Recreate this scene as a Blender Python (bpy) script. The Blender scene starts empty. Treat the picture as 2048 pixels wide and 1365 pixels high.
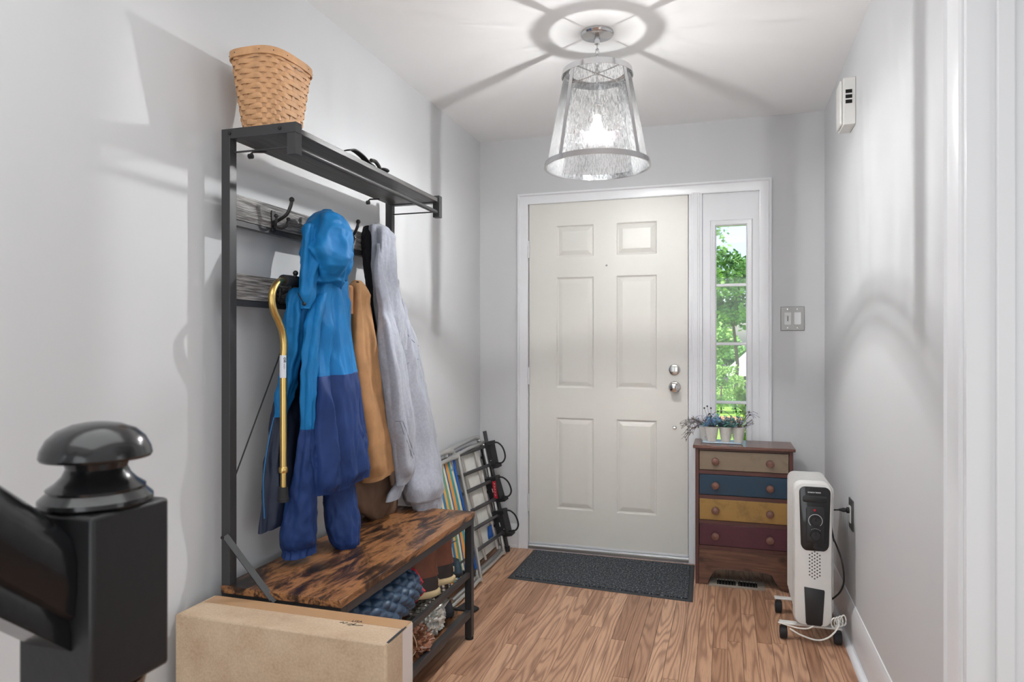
import bpy, bmesh, math, random
from mathutils import Vector, noise, Matrix
PI = math.pi
rnd = random.Random(7)
C = bpy.context.scene.collection
sc = bpy.context.scene

# ------------------------------------------------------------------ camera, world, sun, lights, exposure
YAW = 0.302; F = 1375.83; EYE = 1.2152; HOR = 688.07
cam = bpy.data.cameras.new('camera'); co = bpy.data.objects.new('camera', cam); C.objects.link(co)
co.location = (0, 0, EYE); co.rotation_euler = (PI/2, 0, YAW)
cam.sensor_width = 36; cam.lens = F/2048*36; cam.shift_y = (HOR-682.5)/2048
cam.clip_start = .02; cam.clip_end = 200
cam.dof.use_dof = True; cam.dof.focus_distance = 2.7; cam.dof.aperture_fstop = 8
sc.camera = co

w = bpy.data.worlds.new('sky'); sc.world = w; w.use_nodes = True
nt = w.node_tree; bg = nt.nodes['Background']
sky = nt.nodes.new('ShaderNodeTexSky'); sky.sky_type = 'NISHITA'; sky.sun_disc = False
sky.sun_elevation = math.radians(52); sky.sun_rotation = math.radians(200); sky.air_density = 1.0; sky.dust_density = 2.5
nt.links.new(sky.outputs[0], bg.inputs[0]); bg.inputs[1].default_value = .30
def light(name, kind, loc, energy, color=(1, 1, 1), rot=(0, 0, 0), **k):
    l = bpy.data.lights.new(name, kind); o = bpy.data.objects.new(name, l); C.objects.link(o)
    o.location = loc; o.rotation_euler = rot; l.energy = energy; l.color = color
    for a, b in k.items(): setattr(l, a, b)
    return o
light('sun', 'SUN', (0, 0, 8), 5.0, (1, .96, .9), (math.radians(40), 0, math.radians(-30)), angle=math.radians(.6))
BULB = (-.485, 2.683, 2.07)
pb = light('pendant_bulb_light', 'POINT', (BULB[0], BULB[1], BULB[2]-.018), 1, (.99, .985, .98), shadow_soft_size=.005)
# an LED bulb hanging base-up sends most of its light sideways and down (lobe curve tuned by hand to dim the ceiling and lift the floor)
pb.data.use_nodes = True; _nt = pb.data.node_tree; _e = _nt.nodes['Emission']; _tc = _nt.nodes.new('ShaderNodeTexCoord'); _sp = _nt.nodes.new('ShaderNodeSeparateXYZ')
_cr = _nt.nodes.new('ShaderNodeFloatCurve'); _mm = _nt.nodes.new('ShaderNodeMath'); _mm.operation = 'MULTIPLY'; _mm.inputs[1].default_value = 16
_c = _cr.mapping.curves[0]; _c.points[0].location = (0, 1); _c.points[1].location = (1, .05)
for _x, _y in ((.2, 1), (.38, .82), (.46, .68), (.51, .48), (.56, .36), (.66, .34), (.76, .25), (.88, .14)): _c.points.new(_x, _y)
_cr.mapping.update()
_nt.links.new(_tc.outputs['Normal'], _sp.inputs[0]); _hz = _nt.nodes.new('ShaderNodeMath'); _hz.operation = 'MULTIPLY_ADD'; _hz.inputs[1].default_value = .5; _hz.inputs[2].default_value = .5; _nt.links.new(_sp.outputs[2], _hz.inputs[0]); _nt.links.new(_hz.outputs[0], _cr.inputs['Value']); _nt.links.new(_cr.outputs[0], _mm.inputs[0]); _nt.links.new(_mm.outputs[0], _e.inputs['Strength'])
for _k, _dz in enumerate((0, .018)):      # the bulb's filaments stand upright, about 4 cm tall
    _o = bpy.data.objects.new('pendant_filament_light', pb.data); C.objects.link(_o); _o.location = (BULB[0], BULB[1], BULB[2]+_dz)
# soft area lamps added out of view to lift the ambient light
light('rear_fill_light', 'AREA', (-.3, -1.7, 1.1), 33, (.92, .985, 1), (PI/2, 0, 0), shape='RECTANGLE', size=2.6, size_y=2.0)  # added fill from behind the camera; no window is built there
light('side_fill_light', 'AREA', (2.0, .3, 1.1), 15, (.93, .985, 1), (PI/2, 0, math.radians(75)), shape='RECTANGLE', size=1.6, size_y=1.8)  # added fill from beyond the side opening
light('overhead_fill_light', 'AREA', (-.45, .35, 2.40), 17, (.96, .99, 1), (0, 0, 0), shape='RECTANGLE', size=1.5, size_y=1.8)  # added fill panel facing down from just under the ceiling
light('handheld_flash', 'POINT', (-.15, 2.12, 1.78), 2.6, (1, .99, .98), shadow_soft_size=.03)
sc.view_settings.view_transform = 'Standard'; sc.view_settings.look = 'None'
sc.view_settings.exposure = 0.15; sc.view_settings.gamma = 1; sc.view_settings.use_curve_mapping = False

# ------------------------------------------------------------------ measuring helpers (photograph pixel -> point on a known plane)
cs, sn = math.cos(YAW), math.sin(YAW)
def ray(px, py):
    u = (px-1024)/F; v = -(py-HOR)/F
    return (u*cs-sn, u*sn+cs, v)
def onX(px, py, X): r = ray(px, py); k = X/r[0]; return Vector((X, r[1]*k, EYE+r[2]*k))
def onY(px, py, Y): r = ray(px, py); k = Y/r[1]; return Vector((r[0]*k, Y, EYE+r[2]*k))
def onZ(px, py, Z): r = ray(px, py); k = (Z-EYE)/r[2]; return Vector((r[0]*k, r[1]*k, Z))

# ------------------------------------------------------------------ mesh helpers
class MB:
    def __init__(s): s.v = []; s.f = []
    def add(s, vs, fs):
        n = len(s.v); s.v += [tuple(p) for p in vs]; s.f += [tuple(i+n for i in f) for f in fs]; return s
    def box(s, x0, y0, z0, x1, y1, z1):
        x0, x1 = sorted((x0, x1)); y0, y1 = sorted((y0, y1)); z0, z1 = sorted((z0, z1))
        vs = [(x, y, z) for x in (x0, x1) for y in (y0, y1) for z in (z0, z1)]
        return s.add(vs, [(0, 1, 3, 2), (4, 6, 7, 5), (0, 4, 5, 1), (2, 3, 7, 6), (0, 2, 6, 4), (1, 5, 7, 3)])
    def rings(s, rs, closed=True, cap=True, wrap=False):
        n = len(rs[0]); vs = [p for r in rs for p in r]; fs = []
        m = len(rs)
        for i in range(m if wrap else m-1):
            a = i*n; b = ((i+1) % m)*n
            for j in range(n if closed else n-1):
                k = (j+1) % n
                fs.append((a+j, a+k, b+k, b+j))
        if cap and closed and not wrap:
            fs.append(tuple(range(n-1, -1, -1))); fs.append(tuple((m-1)*n+j for j in range(n)))
        return s.add(vs, fs)
    def tube(s, pts, r, n=8, closed=False, flat=None):
        pts = [Vector(p) for p in pts]; m = len(pts); rs = []
        up = None
        for i in range(m):
            if closed: t = pts[(i+1) % m]-pts[i-1]
            else: t = pts[min(i+1, m-1)]-pts[max(i-1, 0)]
            t.normalize()
            if up is None:
                up = Vector((0, 0, 1)) if abs(t.z) < .9 else Vector((1, 0, 0))
            a = t.cross(up)
            if a.length < 1e-4: a = t.cross(Vector((1, .3, 0)))
            a.normalize(); b = a.cross(t).normalized(); up = b
            rr = r[i] if isinstance(r, (list, tuple)) else r
            k = flat or 1
            rs.append([pts[i]+a*math.cos(2*PI*j/n)*rr+b*math.sin(2*PI*j/n)*rr*k for j in range(n)])
        return s.rings(rs, cap=not closed, wrap=closed)
    def lathe(s, prof, c, n=32, axis='Z', cap=True, jig=None):
        rs = []
        for (r, h) in prof:
            ring = []
            for j in range(n):
                a = 2*PI*j/n; x, y = r*math.cos(a), r*math.sin(a)
                if axis == 'Z': p = (c[0]+x, c[1]+y, c[2]+h)
                elif axis == 'Y': p = (c[0]+x, c[1]-h, c[2]+y)
                else: p = (c[0]+h, c[1]+x, c[2]+y)
                ring.append(p)
            rs.append(ring)
        return s.rings(rs, cap=cap)
    def prism(s, poly, axis, a, b):
        def P(u, v, t):
            return {'X': (t, u, v), 'Y': (u, t, v), 'Z': (u, v, t)}[axis]
        return s.rings([[P(u, v, a) for u, v in poly], [P(u, v, b) for u, v in poly]])
    def sphere(s, c, r, n=12, m=8, sc_=(1, 1, 1)):
        rs = []
        for i in range(m+1):
            t = PI*(i+.02)/(m+.04)
            rs.append([(c[0]+sc_[0]*r*math.sin(t)*math.cos(2*PI*j/n), c[1]+sc_[1]*r*math.sin(t)*math.sin(2*PI*j/n), c[2]+sc_[2]*r*math.cos(t)) for j in range(n)])
        return s.rings(rs)
ORG = {}
def tag(o, label=None, cat=None, group=None, kind=None):
    if label: o['label'] = label
    if cat: o['category'] = cat
    if group: o['group'] = group
    if kind: o['kind'] = kind
    return o
def root(name, loc, label, cat, group=None):
    o = bpy.data.objects.new(name, None); C.objects.link(o); o.location = loc; o.empty_display_size = .05
    ORG[o] = Vector(loc); return tag(o, label, cat, group)
def obj(name, mb, m, parent=None, label=None, smooth=30, bevel=0, kind=None, org=None, solid=0, sub=0):
    me = bpy.data.meshes.new(name)
    vs = mb.v
    if org is None:
        lo = [min(p[i] for p in vs) for i in range(3)]; hi = [max(p[i] for p in vs) for i in range(3)]
        org = Vector(((lo[0]+hi[0])/2, (lo[1]+hi[1])/2, lo[2]))
    org = Vector(org)
    me.from_pydata([(p[0]-org.x, p[1]-org.y, p[2]-org.z) for p in vs], [], mb.f)
    bm = bmesh.new(); bm.from_mesh(me); bmesh.ops.recalc_face_normals(bm, faces=bm.faces); bm.to_mesh(me); bm.free()
    me.materials.append(m)
    if smooth:
        me.shade_smooth(); me.set_sharp_from_angle(angle=math.radians(smooth))
    o = bpy.data.objects.new(name, me); C.objects.link(o); ORG[o] = org
    if parent: o.parent = parent; o.location = org-ORG[parent]
    else: o.location = org
    if bevel:
        b = o.modifiers.new('bevel', 'BEVEL'); b.width = bevel; b.segments = 2; b.limit_method = 'ANGLE'; b.angle_limit = math.radians(40)
    if solid:
        b = o.modifiers.new('solid', 'SOLIDIFY'); b.thickness = solid
    if sub:
        b = o.modifiers.new('sub', 'SUBSURF'); b.levels = sub; b.render_levels = sub
    if label: o['label'] = label
    if kind: o['kind'] = kind
    return o
def struct(name, mb, m, parent=None, **k):
    return obj(name, mb, m, parent, kind='structure', **k)
def dup_tree(r, delta, label=None, group=None, memo=None):
    n = r.copy(); C.objects.link(n); n.location = r.location+Vector(delta)
    ORG[n] = ORG[r]+Vector(delta)
    if label: n['label'] = label
    if group: n['group'] = group
    def kids(a, b):
        for ch in [x for x in bpy.data.objects if x.parent == a]:
            c = ch.copy(); C.objects.link(c); c.parent = b; ORG[c] = ORG[ch]+Vector(delta); kids(ch, c)
    kids(r, n)
    return n
def box_obj(name, b, m, parent=None, bevel=.001, **k):
    return obj(name, MB().box(*b), m, parent, bevel=bevel, smooth=0 if not bevel else 30, **k)

# ------------------------------------------------------------------ materials
def srgb(r, g, b):
    f = lambda c: ((c/255+.055)/1.055)**2.4 if c > 10 else c/255/12.92
    return (f(r), f(g), f(b), 1)
def newmat(name):
    m = bpy.data.materials.new(name); m.use_nodes = True
    return m, m.node_tree, m.node_tree.nodes['Principled BSDF']
def mat(name, col, rough=.5, metal=0, bump=0, bscale=200, var=0, vscale=6, spec=.5, coat=0, alpha=None, sss=0, sheen=0, coords='Object', bstretch=(1, 1, 1), trans=0):
    m, nt, p = newmat(name); N = nt.nodes; L = nt.links
    p.inputs['Base Color'].default_value = col; p.inputs['Roughness'].default_value = rough; p.inputs['Metallic'].default_value = metal
    p.inputs['Specular IOR Level'].default_value = spec; p.inputs['Coat Weight'].default_value = coat; p.inputs['Sheen Weight'].default_value = sheen
    p.inputs['Transmission Weight'].default_value = trans
    if var or bump:
        tc = N.new('ShaderNodeTexCoord')
        mp = N.new('ShaderNodeMapping'); L.new(tc.outputs[coords], mp.inputs[0])
    if var:
        nz = N.new('ShaderNodeTexNoise'); nz.inputs['Scale'].default_value = vscale; nz.inputs['Detail'].default_value = 5
        L.new(mp.outputs[0], nz.inputs[0])
        mx = N.new('ShaderNodeMix'); mx.data_type = 'RGBA'
        mx.inputs[6].default_value = tuple(c*(1-var) for c in col[:3])+(1,); mx.inputs[7].default_value = tuple(min(1, c*(1+var)) for c in col[:3])+(1,)
        mr = N.new('ShaderNodeMapRange'); mr.inputs[1].default_value = .35; mr.inputs[2].default_value = .65
        L.new(nz.outputs[0], mr.inputs[0]); L.new(mr.outputs[0], mx.inputs[0]); L.new(mx.outputs[2], p.inputs['Base Color'])
    if bump:
        mp2 = N.new('ShaderNodeMapping'); L.new(tc.outputs[coords], mp2.inputs[0]); mp2.inputs['Scale'].default_value = bstretch
        n2 = N.new('ShaderNodeTexNoise'); n2.inputs['Scale'].default_value = bscale; n2.inputs['Detail'].default_value = 3
        L.new(mp2.outputs[0], n2.inputs[0]); b = N.new('ShaderNodeBump'); b.inputs['Strength'].default_value = bump; b.inputs['Distance'].default_value = .002
        L.new(n2.outputs[0], b.inputs['Height']); L.new(b.outputs[0], p.inputs['Normal'])
    return m
def ramp(nt, fac, stops):
    r = nt.nodes.new('ShaderNodeValToRGB'); e = r.color_ramp.elements
    while len(e) < len(stops): e.new(.5)
    for i, (pos, c) in enumerate(stops): e[i].position = pos; e[i].color = c
    nt.links.new(fac, r.inputs[0]); return r.outputs[0]
def worldpos(nt, scale, rand=0):
    N = nt.nodes; L = nt.links
    g = N.new('ShaderNodeNewGeometry'); out = g.outputs['Position']
    if rand:
        oi = N.new('ShaderNodeObjectInfo'); mul = N.new('ShaderNodeVectorMath'); mul.operation = 'SCALE'; mul.inputs[0].default_value = (1.7, 31, 5.3); L.new(oi.outputs['Random'], mul.inputs['Scale'])
        ad = N.new('ShaderNodeVectorMath'); L.new(out, ad.inputs[0]); L.new(mul.outputs[0], ad.inputs[1]); out = ad.outputs[0]
    mp = N.new('ShaderNodeVectorMath'); mp.operation = 'MULTIPLY'; mp.inputs[1].default_value = scale; L.new(out, mp.inputs[0])
    return mp.outputs[0]
def noisen(nt, vec, scale=1, detail=4, rough=.5, dist=0):
    n = nt.nodes.new('ShaderNodeTexNoise'); n.inputs['Scale'].default_value = scale; n.inputs['Detail'].default_value = detail
    n.inputs['Roughness'].default_value = rough; n.inputs['Distortion'].default_value = dist; nt.links.new(vec, n.inputs[0]); return n.outputs[0]
def mathn(nt, op, a, b=None):
    n = nt.nodes.new('ShaderNodeMath'); n.operation = op
    for i, x in enumerate((a, b)):
        if x is None: continue
        if isinstance(x, (int, float)): n.inputs[i].default_value = x
        else: nt.links.new(x, n.inputs[i])
    return n.outputs[0]
def mixc(nt, fac, a, b, blend='MIX'):
    n = nt.nodes.new('ShaderNodeMix'); n.data_type = 'RGBA'; n.blend_type = blend
    for i, x in ((0, fac), (6, a), (7, b)):
        if isinstance(x, (int, float, tuple)): n.inputs[i].default_value = x
        else: nt.links.new(x, n.inputs[i])
    return n.outputs[2]
def bumpn(nt, h, strength, dist=.001):
    b = nt.nodes.new('ShaderNodeBump'); b.inputs['Strength'].default_value = strength; b.inputs['Distance'].default_value = dist
    nt.links.new(h, b.inputs['Height']); return b.outputs[0]

def oak():
    m, nt, p = newmat('oak_floor')
    v = worldpos(nt, (9, .75, 1), 1)
    n = noisen(nt, v, 1, 2.0, .45)
    wv = mathn(nt, 'SINE', mathn(nt, 'MULTIPLY', n, 105))
    wv = mathn(nt, 'ADD', mathn(nt, 'MULTIPLY', wv, .5), .5)
    wv = mathn(nt, 'POWER', wv, 2.2)
    fine = noisen(nt, worldpos(nt, (420, 9, 1), 1), 1, 3, .6)
    oi = nt.nodes.new('ShaderNodeObjectInfo')
    base = ramp(nt, oi.outputs['Random'], [(0, srgb(160, 120, 94)), (.35, srgb(196, 154, 124)), (.7, srgb(212, 170, 139)), (1, srgb(178, 134, 106))])
    dark = mixc(nt, mathn(nt, 'MULTIPLY', wv, .62), base, srgb(118, 78, 58))
    fr = nt.nodes.new('ShaderNodeMapRange'); fr.inputs[1].default_value = .5; fr.inputs[2].default_value = .72; nt.links.new(fine, fr.inputs[0])
    c = mixc(nt, mathn(nt, 'MULTIPLY', fr.outputs[0], .5), dark, srgb(100, 66, 50))
    nt.links.new(c, p.inputs['Base Color'])
    p.inputs['Roughness'].default_value = .33; p.inputs['Specular IOR Level'].default_value = .45
    nt.links.new(bumpn(nt, fine, .12, .0008), p.inputs['Normal'])
    return m
def rustic(name='rustic_board'):
    m, nt, p = newmat(name)
    a = noisen(nt, worldpos(nt, (13, 4.5, 13)), 1, 6, .68, .9)
    b = noisen(nt, worldpos(nt, (70, 6, 70)), 1, 4, .6, .4)
    s = mathn(nt, 'ADD', mathn(nt, 'MULTIPLY', a, .72), mathn(nt, 'MULTIPLY', b, .3))
    c = ramp(nt, s, [(.40, srgb(28, 21, 19)), (.465, srgb(66, 44, 32)), (.51, srgb(124, 84, 54)), (.57, srgb(164, 114, 72)), (.66, srgb(100, 64, 42))])
    nt.links.new(c, p.inputs['Base Color']); p.inputs['Roughness'].default_value = .36
    nt.links.new(bumpn(nt, b, .15), p.inputs['Normal']); return m
def greywood():
    m, nt, p = newmat('weathered_grey_wood')
    a = noisen(nt, worldpos(nt, (300, 9, 300)), 1, 4, .65, .2)
    b = noisen(nt, worldpos(nt, (14, 5, 14)), 1, 3, .5)
    s = mathn(nt, 'ADD', mathn(nt, 'MULTIPLY', a, .75), mathn(nt, 'MULTIPLY', b, .25))
    c = ramp(nt, s, [(.4, srgb(58, 55, 53)), (.5, srgb(112, 109, 107)), (.6, srgb(168, 165, 163))])
    nt.links.new(c, p.inputs['Base Color']); p.inputs['Roughness'].default_value = .6
    nt.links.new(bumpn(nt, a, .5, .002), p.inputs['Normal']); return m
def blackwood():
    m, nt, p = newmat('charcoal_wood_board')
    a = noisen(nt, worldpos(nt, (120, 5, 120)), 1, 4, .6, .3)
    c = ramp(nt, a, [(.35, srgb(48, 47, 47)), (.65, srgb(80, 78, 77))])
    nt.links.new(c, p.inputs['Base Color']); p.inputs['Roughness'].default_value = .45; return m
def paintedwood(name, col, wear, amount=.5, rough=.5, axis='X'):
    m, nt, p = newmat(name)
    sc3 = (4, 30, 60) if axis == 'X' else (60, 30, 4)
    a = noisen(nt, worldpos(nt, sc3), 1, 5, .6, .3)
    b = noisen(nt, worldpos(nt, (14, 14, 14)), 1, 5, .65)
    mr = nt.nodes.new('ShaderNodeMapRange'); mr.inputs[1].default_value = .52; mr.inputs[2].default_value = .7; nt.links.new(b, mr.inputs[0])
    f1 = mathn(nt, 'MULTIPLY', mr.outputs[0], amount)
    c = mixc(nt, f1, col, wear)
    c = mixc(nt, mathn(nt, 'MULTIPLY', a, .5), c, tuple(x*.62 for x in col[:3])+(1,))
    nt.links.new(c, p.inputs['Base Color']); p.inputs['Roughness'].default_value = rough
    nt.links.new(bumpn(nt, a, .15), p.inputs['Normal']); return m
def knotty():
    m, nt, p = newmat('knotty_brown_wood')
    a = noisen(nt, worldpos(nt, (5, 20, 60)), 1, 5, .6, .8)
    k = nt.nodes.new('ShaderNodeTexVoronoi'); k.inputs['Scale'].default_value = 1; nt.links.new(worldpos(nt, (9, 9, 13)), k.inputs[0])
    c = ramp(nt, a, [(.3, srgb(72, 47, 38)), (.5, srgb(98, 66, 52)), (.7, srgb(120, 84, 64))])
    kr = nt.nodes.new('ShaderNodeMapRange'); kr.inputs[1].default_value = .28; kr.inputs[2].default_value = .1; nt.links.new(k.outputs['Distance'], kr.inputs[0])
    c = mixc(nt, mathn(nt, 'MULTIPLY', kr.outputs[0], .8), c, srgb(48, 30, 26))
    nt.links.new(c, p.inputs['Base Color']); p.inputs['Roughness'].default_value = .42; return m
def carpetmat():
    m, nt, p = newmat('charcoal_carpet')
    a = noisen(nt, worldpos(nt, (110, 80, 1)), 1, 5, .85)
    c = ramp(nt, a, [(.40, srgb(20, 22, 26)), (.52, srgb(52, 56, 62)), (.62, srgb(140, 146, 152))])
    nt.links.new(c, p.inputs['Base Color']); p.inputs['Roughness'].default_value = .95
    nt.links.new(bumpn(nt, a, .9, .004), p.inputs['Normal']); return m
def stripes(name, cols, period, axis=1, coords=None):
    m, nt, p = newmat(name)
    tc = nt.nodes.new('ShaderNodeTexCoord'); sp = nt.nodes.new('ShaderNodeSeparateXYZ'); nt.links.new(tc.outputs['Object'], sp.inputs[0])
    f = mathn(nt, 'FRACT', mathn(nt, 'DIVIDE', mathn(nt, 'ADD', sp.outputs[axis], 10), period))
    r = nt.nodes.new('ShaderNodeValToRGB'); e = r.color_ramp; e.interpolation = 'CONSTANT'
    while len(e.elements) < len(cols): e.elements.new(.5)
    for i, (pos, c) in enumerate(cols): e.elements[i].position = pos; e.elements[i].color = c
    nt.links.new(f, r.inputs[0]); nt.links.new(r.outputs[0], p.inputs['Base Color']); p.inputs['Roughness'].default_value = .8; return m
def clearglass(name, tint=(.97, .98, .98, 1), gloss=.06, seeded=False):
    m, nt, p = newmat(name); N = nt.nodes; L = nt.links; N.remove(p)
    tr = N.new('ShaderNodeBsdfTransparent'); tr.inputs[0].default_value = tint
    gl = N.new('ShaderNodeBsdfGlossy'); gl.inputs['Roughness'].default_value = .03
    mx = N.new('ShaderNodeMixShader'); fr = N.new('ShaderNodeFresnel'); fr.inputs[0].default_value = 1.45
    L.new(fr.outputs[0], mx.inputs[0]); L.new(tr.outputs[0], mx.inputs[1]); L.new(gl.outputs[0], mx.inputs[2])
    out = mx.outputs[0]
    if seeded:
        tc = N.new('ShaderNodeTexCoord'); mp = N.new('ShaderNodeMapping'); mp.inputs['Scale'].default_value = (1, 1, .16); L.new(tc.outputs['Object'], mp.inputs[0])
        n1 = noisen(nt, mp.outputs[0], 210, 3, .6)
        c = ramp(nt, n1, [(.42, (.58, .59, .59, 1)), (.5, (.87, .88, .88, 1)), (.57, (1, 1, 1, 1))])
        L.new(c, tr.inputs[0])
        vo = N.new('ShaderNodeTexVoronoi'); vo.inputs['Scale'].default_value = 190; L.new(tc.outputs['Object'], vo.inputs[0])
        seed = mathn(nt, 'LESS_THAN', vo.outputs['Distance'], .28)
        df = N.new('ShaderNodeBsdfTranslucent'); df.inputs[0].default_value = (.95, .95, .95, 1)
        d2 = N.new('ShaderNodeBsdfDiffuse'); d2.inputs[0].default_value = (.95, .95, .95, 1)
        md = N.new('ShaderNodeMixShader'); L.new(df.outputs[0], md.inputs[1]); L.new(d2.outputs[0], md.inputs[2])
        m2 = N.new('ShaderNodeMixShader'); L.new(mathn(nt, 'ADD', mathn(nt, 'MULTIPLY', seed, .10), .012), m2.inputs[0]); L.new(out, m2.inputs[1]); L.new(md.outputs[0], m2.inputs[2]); out = m2.outputs[0]
        bp = bumpn(nt, n1, .4, .003); L.new(bp, gl.inputs['Normal'])
    L.new(out, N['Material Output'].inputs[0]); return m
def emis(name, col, s, mixt=.0):
    m, nt, p = newmat(name); N = nt.nodes; N.remove(p); e = N.new('ShaderNodeEmission'); e.inputs[0].default_value = col; e.inputs[1].default_value = s
    if mixt:
        t = N.new('ShaderNodeBsdfTransparent'); a = N.new('ShaderNodeAddShader'); nt.links.new(e.outputs[0], a.inputs[0]); nt.links.new(t.outputs[0], a.inputs[1]); nt.links.new(a.outputs[0], N['Material Output'].inputs[0])
    else: nt.links.new(e.outputs[0], N['Material Output'].inputs[0])
    return m
def leafmat(name, c1, c2, c3):
    m, nt, p = newmat(name)
    n = noisen(nt, worldpos(nt, (3.1, 3.1, 3.1)), 1, 5, .7)
    n2 = noisen(nt, worldpos(nt, (1, 1, 1)), .8, 2, .5)
    s = mathn(nt, 'ADD', mathn(nt, 'MULTIPLY', n, .7), mathn(nt, 'MULTIPLY', n2, .3))
    nt.links.new(ramp(nt, s, [(.36, c1), (.5, c2), (.64, c3)]), p.inputs['Base Color']); p.inputs['Roughness'].default_value = .6
    p.inputs['Transmission Weight'].default_value = 0
    return m
def kraft():
    m, nt, p = newmat('kraft_cardboard')
    a = noisen(nt, worldpos(nt, (160, 160, 160)), 1, 4, .7); b = noisen(nt, worldpos(nt, (12, 12, 12)), 1, 4, .6)
    s = mathn(nt, 'ADD', mathn(nt, 'MULTIPLY', a, .5), mathn(nt, 'MULTIPLY', b, .5))
    nt.links.new(ramp(nt, s, [(.36, srgb(176, 150, 124)), (.64, srgb(202, 180, 154))]), p.inputs['Base Color']); p.inputs['Roughness'].default_value = .8; return m

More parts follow.
